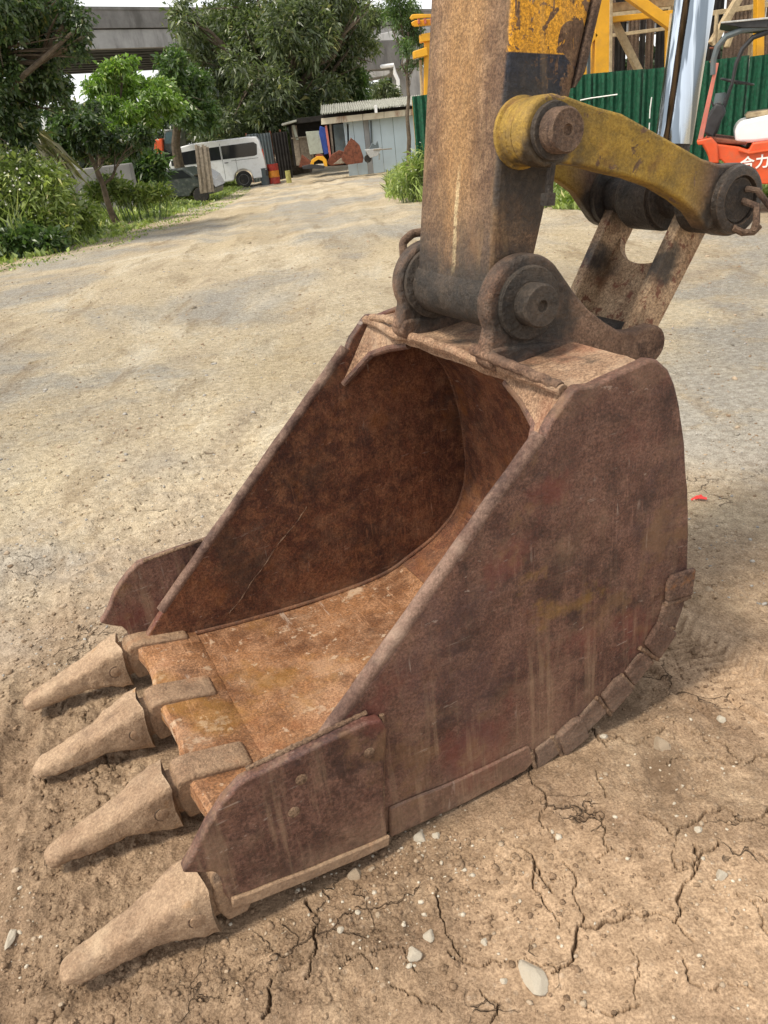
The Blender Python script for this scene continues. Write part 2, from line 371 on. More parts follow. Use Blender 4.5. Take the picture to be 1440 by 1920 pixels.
CR = [  # traced drying cracks, picture pixels; width in mm
 ([(1190,1525),(1230,1540),(1265,1575),(1275,1560),(1310,1545),(1355,1520),(1385,1545),(1440,1520)],6),
 ([(1268,1570),(1262,1600),(1275,1640),(1285,1620),(1305,1640),(1345,1580)],4.5),
 ([(1300,1590),(1302,1640),(1280,1665),(1272,1700),(1262,1735),(1290,1760),(1300,1770)],7),
 ([(1262,1732),(1230,1715),(1185,1715),(1160,1730),(1125,1740),(1085,1740),(1080,1775),(1062,1815),(1035,1830)],7),
 ([(965,1590),(995,1605),(1005,1640),(1035,1680),(1020,1660),(1000,1620)],6),
 ([(1000,1640),(1022,1700),(1040,1720),(1048,1745)],4),
 ([(1050,1830),(1010,1815),(985,1800),(950,1805),(900,1815),(860,1805),(840,1790)],5),
 ([(820,1670),(822,1700),(835,1740),(850,1780),(870,1800)],3.5),
 ([(1125,1530),(1135,1560),(1130,1590),(1142,1600),(1190,1600),(1210,1595)],2.5),
 ([(1142,1600),(1120,1615),(1090,1620)],2),
 ([(1050,1620),(1080,1665),(1095,1720),(1090,1740)],3),
 ([(1130,1670),(1160,1700),(1190,1712)],3),
 ([(1410,1600),(1440,1620)],4),([(1380,1680),(1410,1700),(1440,1690)],4),
 ([(1410,1700),(1425,1740),(1440,1760)],3),
 ([(1410,1860),(1370,1850),(1330,1860),(1290,1840),(1280,1800)],4),
 ([(575,1690),(590,1750),(596,1790),(560,1820),(525,1830),(505,1860),(495,1920)],7),
 ([(596,1790),(585,1830),(575,1845)],4),([(630,1800),(665,1805),(690,1795)],2.5),
 ([(640,1820),(680,1800),(700,1825)],3),([(700,1800),(760,1790),(790,1830)],2.5),
 ([(60,1475),(110,1430),(160,1415),(215,1450),(240,1420),(245,1380)],4),
 ([(190,1440),(205,1500),(200,1540)],4),([(120,1490),(160,1470),(200,1460),(235,1440)],4),
 ([(0,1380),(50,1375),(95,1345),(130,1310)],5),([(0,1445),(30,1430),(60,1410)],4),
 ([(165,1290),(175,1330),(160,1370)],3),([(100,1920),(120,1890),(145,1870)],5),
 ([(90,1470),(85,1500),(110,1530)],3),
 ([(1110,1370),(1130,1395),(1160,1380),(1190,1400),(1215,1385),(1250,1370)],3),
 ([(1115,1370),(1120,1440),(1135,1500)],2.5),
 ([(1190,1355),(1240,1345),(1300,1380),(1360,1400),(1400,1450)],3),
 ([(1250,1440),(1300,1430),(1340,1425),(1380,1440),(1440,1420)],3.5),
 ([(1000,1430),(1020,1490),(1010,1540),(1040,1580)],2.5),
 ([(1060,1650),(1010,1660)],2.5),([(1090,1880),(1130,1900),(1200,1890)],3),
 ([(730,1850),(780,1870),(830,1900)],3),([(900,1860),(935,1885),(920,1920)],3),
 ([(1180,1780),(1200,1830),(1190,1880)],2),([(230,1005),(270,1000),(330,985),(380,990)],4),
 ([(310,880),(380,850),(450,830)],6),([(240,960),(300,930),(360,935)],5),
]
def jitter_line(pts, rng, lv=4, k=.2):
    pts = [np.array(p) for p in pts]
    for _ in range(lv):
        q = [pts[0]]
        for a, b in zip(pts, pts[1:]):
            m_ = (a + b) / 2; d = b - a; n_ = np.array([-d[1], d[0]])
            q += [m_ + n_ * rng.uniform(-k, k), b]
        pts = q
    return np.array(pts)

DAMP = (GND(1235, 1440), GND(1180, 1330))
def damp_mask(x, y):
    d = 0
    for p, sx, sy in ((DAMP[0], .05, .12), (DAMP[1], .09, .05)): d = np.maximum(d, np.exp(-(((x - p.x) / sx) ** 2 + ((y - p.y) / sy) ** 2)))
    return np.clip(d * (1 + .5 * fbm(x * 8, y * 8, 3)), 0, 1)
def ground_height(x, y):
    """returns z, crack mask, roughness mask, wet mask"""
    r = np.hypot(x, y)
    near = 1 - sstep(3.5, 8, r)
    u = (x - BO.x) * Ux + (y - BO.y) * Uy; k = (x - BO.x) * Uy - (y - BO.y) * Ux
    z = .016 * fbm(x * .7, y * .7, 3) * (1 - .3 * near) + .035 * fbm(x * .13 + 5, y * .13, 3) * sstep(4, 12, r)
    # smooth dried puddles and rough churned patches
    churn = sstep(-.12, .3, fbm(x * 1.5 + 3.3, y * 1.5, 4))
    smooth = np.exp(-(((x - .30) / .26) ** 2 + ((y - 1.02) / .30) ** 2) ** 1.5)
    smooth = np.maximum(smooth, np.exp(-(((x - .62) / .25) ** 2 + ((y - .95) / .22) ** 2) ** 1.5) * .9)
    smooth = np.maximum(smooth, .85 * sstep(.02, .22, fbm(x * 1.9 + 1, y * 1.9 + 4, 3)) * sstep(.1, .4, x) * (1 - sstep(1.5, 2.2, y)))
    teeth = np.exp(-((u + .25) / .34) ** 2) * sstep(-1.0, -.6, k) * (1 - sstep(.85, 1.2, k))
    heel = np.exp(-(((u - .35) / .30) ** 2 + ((k - .68) / .12) ** 2))
    churn = np.clip(churn * .55 + teeth * .8 + heel * .8, 0, 1) * (1 - .93 * smooth) * (1 - sstep(2.6, 6, r) * .8)
    lump = fbm(x * 9, y * 9, 5, g=.58)
    grain = fbm(x * 45 + 7, y * 45, 3)
    rid = fbm(x * 14 + 2, y * 14, 4, ridged=True, g=.6)
    z = z + churn * (.024 * lump + .014 * rid * near) + near * (.0006 + .0042 * churn) * grain + .006 * near * lump * (1 - smooth)
    z = z + (1 - near) * .0035 * fbm(x * 6, y * 6, 3)
    # wheel ruts sweeping across on the left and a tyre print on the right
    def rut(ax, ay, bx, by, wd, dep, curve=0.0):
        dx, dy = bx - ax, by - ay; L = math.hypot(dx, dy); tx, ty = dx / L, dy / L
        s_ = (x - ax) * tx + (y - ay) * ty; d = (x - ax) * -ty + (y - ay) * tx
        d = d + curve * (s_ / L) * (1 - s_ / L) * L + .03 * vnoise(s_ * 1.3, s_ * 0 + ax)
        m_ = sstep(-.3, .2, s_) * (1 - sstep(L - .3, L + .3, s_))
        prof = -np.exp(-(d / wd) ** 4) + .45 * np.exp(-((np.abs(d) - wd * 1.25) / (wd * .28)) ** 2)
        return m_ * dep * prof, m_ * np.exp(-(d / wd) ** 4), s_, d
    g = lambda a, b: GND(a, b)
    p0, p1 = g(180, 1090), g(560, 790)
    a, mk, s_, d_ = rut(p0.x - .6, p0.y - .5, p1.x + .3, p1.y + 1.3, .13, .014, .10); z = z + a
    z = z + mk * .004 * np.sin(s_ * 60 + d_ * 25) * near
    # tyre print on smooth mud right of the bucket
    p0, p1 = g(1225, 1165), g(1440, 1285); dx, dy = p1.x - p0.x, p1.y - p0.y; L = math.hypot(dx, dy); tx, ty = dx / L, dy / L
    ts = (x - p0.x) * tx + (y - p0.y) * ty; td = (x - p0.x) * -ty + (y - p0.y) * tx + .012 * vnoise(ts * 5, ts * 0 + 3) + .03 * ts
    tp = sstep(-.35, -.1, ts) * (1 - sstep(.9, 1.3, ts)) * (1 - sstep(.13, .20, np.abs(td + .02)))
    rib = np.tanh(2.5 * np.sin(2 * np.pi * (ts + .5 * np.abs(td - .02)) / .030)) * np.clip(.8 + .8 * vnoise(ts * 7, td * 10 + 5), .1, 1)
    z = z * (1 - .6 * tp) + tp * (-.006 + .0055 * rib * (1 - sstep(.085, .11, np.abs(td - .01))))
    for k0_, wd_, dp_, sd in ((-.155, .011, .022, 1), (-.100, .008, .016, 2), (-.055, .004, .006, 3), (.0, .004, .005, 4), (.095, .006, .010, 5), (.14, .005, .007, 6), (-.20, .012, .012, 7)):
        dd = td - k0_ - .018 * vnoise(ts * 3 + sd * 7, ts * 0 + sd); pres = sstep(-.25, .35, vnoise(ts * 4 + sd * 3, ts * 0 + sd * 2)) * sstep(-.35, -.1, ts) * (1 - sstep(.9, 1.3, ts))
        z = z - dp_ * pres * np.exp(-(dd / wd_) ** 2) + dp_ * .45 * pres * np.exp(-((dd - wd_ * 2.2) / (wd_ * 1.3)) ** 2)
    smooth = np.maximum(smooth, tp * .85); churn = churn * (1 - tp * .9)
    p0, p1 = g(20, 1420), g(60, 1900)
    a, mk, s_, d_ = rut(p0.x - .05, p0.y + .3, p1.x - .06, p1.y - .3, .05, .018, 0); z = z + a
    for off in (-1.5, -.35, .9, 2.0):
        d = x - (off - .075 * y + .25 * np.sin(y * .22 + off)) ; m_ = sstep(3.5, 6, y)
        z = z - m_ * .022 * np.exp(-(d / .22) ** 2) + m_ * .014 * np.exp(-((np.abs(d) - .36) / .12) ** 2)
    # scrape marks dragged behind the bucket's side
    scr = np.exp(-(((x - .30) / .10) ** 2 + ((y - 1.33) / .16) ** 2) ** 2)
    z = z - scr * .004 * (1 + vnoise(k * 60 + u * 10, u * 3))
    # shallow hollow the bucket sits in, and soil pushed up round the heel
    foot = sstep(-.02, .1, u) * (1 - sstep(1.25, 1.45, u)) * (1 - sstep(.50, .60, np.abs(k)))
    z = z * (1 - foot) + foot * (np.minimum(z, 0) - .004)
    z = z + .016 * np.exp(-((np.hypot((u - 1.27) / .9, k / 1.0 - .35) - .36) / .06) ** 2) * churn * .8
    # the tines press a little into loosened soil
    cr = np.zeros_like(z); rng = np.random.RandomState(3)
    for pts, wmm in CR:
        gp = [(lambda q: (q.x, q.y))(GND(*p)) for p in pts]
        L = jitter_line(gp, rng)
        lo = L.min(0) - .05; hi = L.max(0) + .05
        idx = np.where((x > lo[0]) & (x < hi[0]) & (y > lo[1]) & (y < hi[1]))[0]
        if not len(idx): continue
        px, py = x[idx], y[idx]; best = np.full(len(idx), 9.0)
        for (a, b) in zip(L, L[1:]):
            d = b - a; t = np.clip(((px - a[0]) * d[0] + (py - a[1]) * d[1]) / (d @ d + 1e-12), 0, 1)
            best = np.minimum(best, np.hypot(px - a[0] - t * d[0], py - a[1] - t * d[1]))
        wloc = wmm * .001 * (.10 + .27 * (1 + vnoise(px * 22, py * 22)))
        c = 1 - sstep(wloc * .5, wloc * 1.15, best)
        z[idx] -= .017 * c * (cr[idx] < .5)
        z[idx] += .0048 * np.exp(-(best / .028) ** 2)         # edges curl up slightly
        cr[idx] = np.maximum(cr[idx], c)
    z = z + terr(x, y)
    return z, cr, churn, smooth

th = np.concatenate([np.linspace(-180, -54, 50)[:-1], np.linspace(-54, -43, 36)[:-1], np.linspace(-43, 37, 860)[:-1], np.linspace(37, 52, 50)[:-1], np.linspace(52, 180, 50)[:-1]])
rr = [.30]
while rr[-1] < 700:
    q = rr[-1]; rr.append(q * (1.0062 if q < .75 else 1.0034 if q < 2.7 else 1.0075 if q < 8 else 1.02 if q < 60 else 1.12))
rr = np.array(rr)
T_, R_ = np.meshgrid(np.radians(th), rr)
X_ = (R_ * np.sin(T_)).ravel(); Y_ = (R_ * np.cos(T_)).ravel()
Z_, K_, CH_, SM_ = ground_height(X_, Y_)
nth = len(th); nr_ = len(rr)
vi = np.arange(nth * nr_).reshape(nr_, nth)
a = vi[:-1]; b = vi[1:]
quads = np.stack([a, np.roll(a, -1, 1), np.roll(b, -1, 1), b], -1).reshape(-1, 4)[:, ::-1]
me = bpy.data.meshes.new('ground'); nv = nth * nr_; cap = vi[0]
me.vertices.add(nv); me.vertices.foreach_set('co', np.stack([X_, Y_, Z_], 1).astype(np.float32).ravel())
nq = len(quads); me.loops.add(nq * 4 + nth); me.polygons.add(nq + 1)
me.loops.foreach_set('vertex_index', np.concatenate([quads.ravel(), cap[::-1]]).astype(np.int32))
me.polygons.foreach_set('loop_start', np.concatenate([np.arange(nq) * 4, [nq * 4]]).astype(np.int32))
me.polygons.foreach_set('use_smooth', np.ones(nq + 1, dtype=bool))
me.update(calc_edges=True); me.validate()
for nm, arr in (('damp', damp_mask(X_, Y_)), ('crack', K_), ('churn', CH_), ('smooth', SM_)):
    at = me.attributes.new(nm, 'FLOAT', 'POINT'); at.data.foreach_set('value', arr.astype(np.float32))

m = NT('dry_mud_and_gravel')
def attr(m, nm):
    a_ = m.n('ShaderNodeAttribute', attribute_name=nm); return a_.outputs['Fac']
P = m.tc.outputs['Object']
ln = m.n('ShaderNodeVectorMath', operation='LENGTH'); m.l(P, ln.inputs[0]); dist = ln.outputs['Value']
mud = m.ramp(m.noise(2.3, 8, .65, vec=P, dist=.5), [(.32, (.225, .150, .098)), (.45, (.33, .228, .150)), (.56, (.41, .290, .190)), (.70, (.50, .375, .255))])
mud = m.mix(m.sr(m.noise(13, 7, .7, vec=P), .35, .7, 0, .5), mud, (.26, .185, .122))
mud = m.mix(m.sr(attr(m, 'smooth'), .2, .9, 0, .75), mud, m.mix(m.noise(6, 5, .6, vec=P), (.38, .265, .172), (.47, .34, .225)))
mud = m.mix(m.sr(attr(m, 'churn'), .3, 1, 0, .45), mud, m.mix(m.noise(30, 6, .7, vec=P), (.17, .12, .08), (.38, .28, .185)))
sep = m.n('ShaderNodeSeparateXYZ'); m.l(P, sep.inputs[0])
road = m.ramp(m.noise(.9, 8, .68, vec=P, dist=.8, mscale=(1, .55, 1)), [(.34, (.42, .345, .25)), (.45, (.55, .465, .335)), (.54, (.62, .53, .38)), (.66, (.68, .62, .50))])
road = m.mix(m.sr(m.noise(.30, 6, .62, vec=P, loc=(2, 7, 0), dist=.6), .47, .60, 0, .8), road, m.mix(m.noise(5, 6, .7, vec=P), (.27, .26, .235), (.48, .465, .43)))
road = m.mix(m.sr(m.noise(.5, 5, .6, vec=P, loc=(9, 1, 0), mscale=(1, .4, 1)), .5, .64, 0, .5), road, (.55, .45, .29))
road = m.mix(m.sr(m.noise(1.4, 6, .65, vec=P, loc=(3, 3, 0), mscale=(2.2, .5, 1)), .53, .66, 0, .5), road, (.30, .225, .14))
road = m.mix(m.sr(m.noise(2.6, 7, .7, vec=P, loc=(5, 7, 0)), .54, .68, 0, .45), road, (.50, .38, .22))
df = m.sr(m.ma('ADD', dist, m.ma('MULTIPLY', m.noise(1.2, 5, .6, vec=P), 2.0)), 2.9, 5.0)
col = m.mix(df, mud, road)
# grey stone chips pressed in the surface
v1 = m.n('ShaderNodeTexVoronoi', feature='F1'); v1.inputs['Scale'].default_value = 55; m.l(P, v1.inputs['Vector'])
v2 = m.n('ShaderNodeTexVoronoi', feature='F1'); v2.inputs['Scale'].default_value = 24; m.l(P, v2.inputs['Vector'])
cov = m.sr(m.noise(1.1, 6, .65, vec=P, loc=(1, 1, 4)), .38, .55, .15, 1)
cov = m.ma('MULTIPLY', cov, m.sr(dist, 2.0, 5.5, .12, 1))
chip = m.ma('MULTIPLY', m.sr(v1.outputs['Distance'], .22, .34, 1, 0), cov)
sepc = m.n('ShaderNodeSeparateColor'); m.l(v1.outputs['Color'], sepc.inputs[0])
chipc = m.ramp(sepc.outputs[0], [(0, (.22, .19, .155)), (.4, (.38, .34, .28)), (.75, (.52, .48, .41)), (1, (.72, .69, .62))])
pick = m.sr(sepc.outputs[1], .45, .5)
col = m.mix(m.ma('MULTIPLY', m.ma('MULTIPLY', chip, pick), .8), col, chipc)
fine = m.noise(170, 4, .75, vec=P)
col = m.mix(m.sr(fine, .3, .7, 0, 1), m.mix(1.0, col, (.62, .60, .58), 'MULTIPLY'), m.mix(1.0, col, (1.32, 1.32, 1.32), 'MULTIPLY'))
mid = m.noise(22, 6, .7, vec=P, loc=(0, 3, 0))
col = m.mix(m.sr(mid, .36, .66, 0, 1), m.mix(1.0, col, (.80, .78, .76), 'MULTIPLY'), m.mix(1.0, col, (1.15, 1.15, 1.15), 'MULTIPLY'))
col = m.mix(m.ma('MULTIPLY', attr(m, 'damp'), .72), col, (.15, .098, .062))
col = m.mix(m.sr(attr(m, 'crack'), .2, .9, 0, .75), col, (.10, .065, .042))
# fine secondary cracks
v3 = m.n('ShaderNodeTexVoronoi', feature='DISTANCE_TO_EDGE'); v3.inputs['Scale'].default_value = 7.5
wv = m.n('ShaderNodeMix', data_type='VECTOR'); wn = m.n('ShaderNodeTexNoise'); wn.inputs['Scale'].default_value = 9; wn.inputs['Detail'].default_value = 4; m.l(P, wn.inputs['Vector'])
wv.inputs[0].default_value = .16; m.l(P, wv.inputs[4]); m.l(wn.outputs['Color'], wv.inputs[5]); m.l(wv.outputs[1], v3.inputs['Vector'])
fc = m.ma('MULTIPLY', m.sr(v3.outputs['Distance'], .002, .022, 1, 0), m.ma('MULTIPLY', m.sr(m.noise(3.3, 4, .6, vec=P, loc=(7, 7, 7)), .55, .66), m.sr(dist, 3, 4.5, 1, 0)))
col = m.mix(m.ma('MULTIPLY', fc, .55), col, (.13, .085, .055))
h = m.ma('ADD', m.ma('MULTIPLY', m.noise(120, 5, .75, vec=P), .35), m.ma('MULTIPLY', m.noise(28, 6, .7, vec=P), 1.0))
h = m.ma('MULTIPLY', h, m.sr(attr(m, 'smooth'), .1, .8, 1, .35))
h = m.ma('ADD', h, m.ma('MULTIPLY', m.ma('MULTIPLY', m.noise(38, 8, .8, vec=P, loc=(2, 2, 2)), m.sr(dist, 2.5, 6)), 2.2))
h = m.ma('SUBTRACT', h, m.ma('MULTIPLY', fc, 1.2))
h = m.ma('ADD', h, m.ma('MULTIPLY', m.ma('MULTIPLY', m.sr(v1.outputs['Distance'], .1, .36, 1, 0), cov), .5))
h = m.ma('ADD', h, m.ma('MULTIPLY', m.ma('MULTIPLY', m.sr(v2.outputs['Distance'], .1, .4, 1, 0), m.sr(dist, 3, 8)), .6))
M['ground'] = m.fin(col, .95, m.bump(h, 1.0, .015), spec=.12)
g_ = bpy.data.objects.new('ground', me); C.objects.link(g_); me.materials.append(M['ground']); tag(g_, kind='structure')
def gz(x, y):
    z = ground_height(np.array([float(x)]), np.array([float(y)]))[0]; return float(z[0])

# ------------------------------------------------------------------ bucket
bucket = thing('excavator_bucket', 'large rusty excavator bucket with four dusty digging teeth resting on cracked mud', 'bucket', BO, BA)
KB = lambda k: -k
SIDE = [(.07, .085), (.25, .05), (.45, .022), (.66, .012), (.85, .016), (.96, .03), (1.03, .056), (1.12, .088), (1.19, .118), (1.26, .165), (1.31, .225),
        (1.338, .30), (1.352, .40), (1.346, .52), (1.33, .64), (1.310, .76), (1.285, .86), (1.262, .92), (1.240, .958), (1.21, .985), (1.185, .992), (1.10, .980), (1.03, .970), (.992, .978), (.975, .968),
        (.925, .922), (.913, .905), (.905, .888), (.80, .80), (.66, .665), (.50, .512), (.317, .345), (.16, .20), (.09, .13)]
def subdiv_poly(P_, step=.03):
    out = []
    for a_, b_ in zip(P_, P_[1:] + P_[:1]):
        n = max(1, int(math.hypot(b_[0] - a_[0], b_[1] - a_[1]) / step))
        for i in range(n): out.append((a_[0] + (b_[0] - a_[0]) * i / n, a_[1] + (b_[1] - a_[1]) * i / n))
    return out
def worn(P_, amp=.004, seed=0):
    out = []
    for (x, z) in P_:
        n = mnoise.noise(Vector((x * 9 + seed, z * 9, seed))); n2 = mnoise.noise(Vector((x * 30 + seed, z * 30, 4)))
        out.append((x + amp * n + amp * .35 * n2, z + amp * mnoise.noise(Vector((x * 9, z * 9 + 7, seed))) * .8))
    return out
for sgn in (-1, 1):
    k0, k1 = (.470, .500)
    mb = MB(); mb.prism(worn(subdiv_poly(SIDE), .004, 3 + sgn), KB(sgn * k0), KB(sgn * k1))
    o = mb.build('side_plate', M['rust'], bucket, bevel=.007, seg=3, ang=50)
    o.data.materials.append(M['rust_in'])
    for p in o.data.polygons:
        if abs(p.normal.y) > .9 and (p.normal.y * KB(sgn)) < 0: p.material_index = 1
    # thickened bar welded along the sloping front edge
    e = MB(); ln_ = [(.905 - (.905 - .17) * t, .888 - (.888 - .21) * t) for t in [i / 30 for i in range(31)]]
    e.tube([(u + .004 * mnoise.noise(Vector((u * 12, sgn, 0))), KB(sgn * (.484 + .0015 * mnoise.noise(Vector((u * 25, 3, sgn))))), z + .002) for u, z in ln_], .0168, 14)
    e.build('edge_bar', M['edge'], bucket)

# shell: one bent plate, inner and outer skins with a little waviness
OUT = [(.085, .095), (.25, .060), (.45, .03), (.66, .024), (.85, .028), (.96, .042), (1.03, .067), (1.12, .098), (1.19, .13), (1.26, .178), (1.302, .235), (1.327, .31), (1.34, .40), (1.334, .52), (1.318, .64), (1.297, .76), (1.27, .86), (1.235, .93), (1.2, .968)]
INN = [(.075, .128), (.25, .098), (.45, .074), (.66, .060), (.85, .058), (.96, .070), (1.03, .095), (1.11, .125), (1.175, .158), (1.235, .205), (1.272, .26), (1.295, .32), (1.306, .40), (1.30, .52), (1.284, .63), (1.255, .73), (1.215, .80), (1.18, .835), (1.165, .842)]
def catmull(P_, k=3):
    out = []
    for i in range(len(P_) - 1):
        p0 = P_[max(i - 1, 0)]; p1 = P_[i]; p2 = P_[i + 1]; p3 = P_[min(i + 2, len(P_) - 1)]
        for j in range(k):
            t = j / k
            out.append(tuple(.5 * ((2 * p1[c]) + (-p0[c] + p2[c]) * t + (2 * p0[c] - 5 * p1[c] + 4 * p2[c] - p3[c]) * t * t + (-p0[c] + 3 * p1[c] - 3 * p2[c] + p3[c]) * t ** 3) for c in (0, 1)))
    out.append(P_[-1]); return out
O_ = catmull(OUT); I_ = catmull(INN); nk = 34
mb = MB()
def ribbon(mb, P_, n=nk, amp=.004, seed=0, k0=-.469, k1=.469):
    vs = []
    for i, (u, z) in enumerate(P_):
        for j in range(n + 1):
            k = k0 + (k1 - k0) * j / n
            d = amp * mnoise.noise(Vector((u * 5 + seed, k * 5, z * 5))) * (1 if 0 < i else .3)
            vs.append((u, KB(k), z + d))
    fs = [(i * (n + 1) + j, i * (n + 1) + j + 1, (i + 1) * (n + 1) + j + 1, (i + 1) * (n + 1) + j) for i in range(len(P_) - 1) for j in range(n)]
    mb.add(vs, fs)
# floor part (inner, front) and back part of the inner skin get their own looks
cut = next(i for i, p in enumerate(I_) if p[0] > 1.0 and p[1] > .08)
mf = MB(); ribbon(mf, I_[:cut + 1], amp=.006, seed=2)
o = mf.build('floor_plate', M['floor'], bucket, ang=60)
mw = MB(); ribbon(mw, I_[cut:], amp=.006, seed=2); ribbon(mw, O_, amp=.003, seed=9)
mw.build('back_shell', [M['rust_in']], bucket, ang=60)

# hollow box beam across the top and its front lip
mb = MB()
BEAM = [(.978, .972), (1.04, .966), (1.12, .974), (1.19, .982), (1.225, .955), (1.24, .93), (1.20, .82), (1.165, .838), (1.02, .935), (.99, .932)]
BEAM = subdiv_poly(BEAM, .02)
vs = []; nb = 40
for j in range(nb + 1):
    k = -.469 + .938 * j / nb
    for (u, z) in BEAM:
        d = .006 * mnoise.noise(Vector((u * 8, k * 7, z * 8))) + .003 * mnoise.noise(Vector((u * 30, k * 22, z * 30)))
        vs.append((u + d * .5, KB(k), z + d))
n = len(BEAM)
mb.add(vs, [(j * n + i, j * n + (i + 1) % n, (j + 1) * n + (i + 1) % n, (j + 1) * n + i) for j in range(nb) for i in range(n)])
mb.build('top_beam', M['top'], bucket, ang=40)
# rounded lip ridge along the beam's front edge
mb = MB(); pts = []
for j in range(60):
    k = -.468 + .936 * j / 59
    dip = .016 * math.exp(-((k + .27) / .06) ** 2)
    pts.append((.978 - .003 * mnoise.noise(Vector((k * 11, 2, 0))), KB(k), .966 - dip + .004 * mnoise.noise(Vector((k * 14, 0, 0)))))
mb.tube(pts, .013, 10); mb.build('lip_ridge', M['top'], bucket)
# corner gussets between the side plates and the beam
for sgn in (-1, 1):
    a_ = [(.872, .790, .466), (.988, .960, .466), (.992, .956, .24), (.992, .930, .24), (.972, .908, .33), (.948, .880, .405)]
    N0 = Vector((.75, 0, -.66)) * .016; fr_ = [Vector((u, KB(sgn * k), z)) for u, z, k in a_]
    bm = bmesh.new(); f = bm.faces.new([bm.verts.new(v - N0 * .1) for v in fr_]); ex = bmesh.ops.extrude_face_region(bm, geom=[f])
    for v in [e for e in ex['geom'] if isinstance(e, bmesh.types.BMVert)]: v.co += N0
    bmesh.ops.recalc_face_normals(bm, faces=bm.faces); me = bpy.data.meshes.new('corner_gusset'); bm.to_mesh(me); bm.free()
    cg = mesh_obj('corner_gusset', me, M['top'], bucket, bevel=.006, seg=3)
    mb = MB(); p3 = [fr_[0], fr_[0].lerp(fr_[5], .5), fr_[5], fr_[4], fr_[3]]; mb.tube([p + N0 * .5 for p in p3], .0115, 10); mb.build('gusset_rim', M['rust'], cg)

# cutting edge plate
mb = MB(); vs = []; NJ = 80; prof = [(.058, .100), (.062, .134), (.074, .141), (.16, .124), (.25, .102), (.262, .090), (.20, .07), (.08, .085)]
for j in range(NJ + 1):
    k = -.5 + 1.0 * j / NJ
    ph = (k + .48) / .32; scal = .018 * math.sin(math.pi * (ph % 1.0)) ** 2
    for i, (u, z) in enumerate(prof):
        wv_ = scal if i in (0, 1, 2, 7) else 0
        nn = .004 * mnoise.noise(Vector((k * 16, u * 9, i)))
        vs.append((u + wv_ + nn, KB(k), z - wv_ * .25 + nn * .5))
n = len(prof)
mb.add(vs, [(j * n + i, j * n + (i + 1) % n, (j + 1) * n + (i + 1) % n, (j + 1) * n + i) for j in range(NJ) for i in range(n)] + [tuple(range(n)), tuple(range(NJ * n + n - 1, NJ * n - 1, -1))])
mb.build('cutting_edge', M['floor'], bucket, ang=40)

# teeth and adapters
def loft(mb, secs, n=28):
    """secs: (u, kc, hw, ztop, zbot, power) superellipse sections along u"""
    vs = []
    for (u, kc, hw, zt, zb, pw, lean) in secs:
        for i in range(n):
            t = 2 * math.pi * i / n; c, s_ = math.cos(t), math.sin(t)
            x = math.copysign(abs(c) ** (2 / pw), c); y = math.copysign(abs(s_) ** (2 / pw), s_)
            zz = (zt + zb) / 2 + y * (zt - zb) / 2
            vs.append((u + lean * (1 - x * x) * (1 if y > 0 else .3) + lean * .8 * -abs(y) ** 3, KB(kc + x * hw), zz))
    m_ = len(secs)
    fs = [(i * n + k, i * n + (k + 1) % n, (i + 1) * n + (k + 1) % n, (i + 1) * n + k) for i in range(m_ - 1) for k in range(n)]
    fs += [tuple(range(n)), tuple(range(m_ * n - 1, (m_ - 1) * n - 1, -1))]
    mb.add(vs, fs)
def interp(tab, u):
    for a_, b_ in zip(tab, tab[1:]):
        if a_[0] >= u >= b_[0]:
            t = (a_[0] - u) / (a_[0] - b_[0]); t = t
            return [a_[i] + (b_[i] - a_[i]) * t for i in range(1, len(a_))]
    return list(tab[-1][1:])
TT = [(.018, .061, .163, .018, 7), (-.01, .060, .158, .026, 7), (-.05, .054, .144, .042, 6), (-.10, .044, .122, .048, 5), (-.16, .038, .106, .042, 4), (-.22, .034, .092, .036, 3.2), (-.26, .030, .082, .036, 2.8), (-.279, .024, .073, .040, 2.5), (-.2855, .012, .063, .049, 2.2)]
tk = [-.479, -.160, .160, .479]
for ti, kc in enumerate(tk):
    mb = MB(); secs = []
    us = [.018 - i * .0075 for i in range(40)]; us = [u for u in us if u > -.274] + [-.276, -.281, -.2845, -.2855]
    for u in us:
        hw, zt, zb, pw = interp(TT, u); secs.append((u, kc, hw, zt, zb, pw, -.014 * max(0, min(1, (u + .06) / .078))))
    loft(mb, secs)
    me = mb.mesh('tooth'); rough_up(me, .0042, 30, ti * 3.7); rough_up(me, .0016, 95, ti * 5.1); 
    t_ = mesh_obj('tooth', me, M['tooth'], bucket, ang=50)
    for s_ in (-1, 1):
        pm = MB(); ks = kc + s_ * .0575
        # recessed ring and pin head
        pm.lathe_y(-.012, .094, [(.0165, KB(ks - s_ * .012)), (.0165, KB(ks + s_ * .0035)), (.013, KB(ks + s_ * .005)), (0.0, KB(ks + s_ * .005))], 20)
        po = pm.build('tooth_pin', M['adapter'], t_)
        rm = MB(); ring = [(-.012 + .0185 * math.cos(a2), KB(ks + s_ * .0004), .094 + .0185 * math.sin(a2)) for a2 in [2 * math.pi * i / 24 for i in range(25)]]
        rm.tube(ring, .0019, 6, cap=False); rm.build('pin_ring', M['pin'], t_)
    mb = MB()
    A = [(.036, .140), (.030, .110), (.032, .070), (.045, .030), (.09, .030), (.12, .08), (.222, .10), (.226, .114), (.216, .123), (.15, .138), (.085, .154), (.058, .156), (.042, .150)]
    wd_ = .046
    mb.prism(worn(subdiv_poly(A, .015), .003, ti), KB(kc - wd_), KB(kc + wd_))
    mb.build('tooth_adapter', M['adapter'], bucket, bevel=.010, seg=3, ang=50)
    mb = MB(); secs = [(u, kc, .040, .140, .045, 5, 0) for u in (.05, .02, -.02)]; loft(mb, secs, 20)
    mb.build('adapter_nose', M['adapter'], bucket)

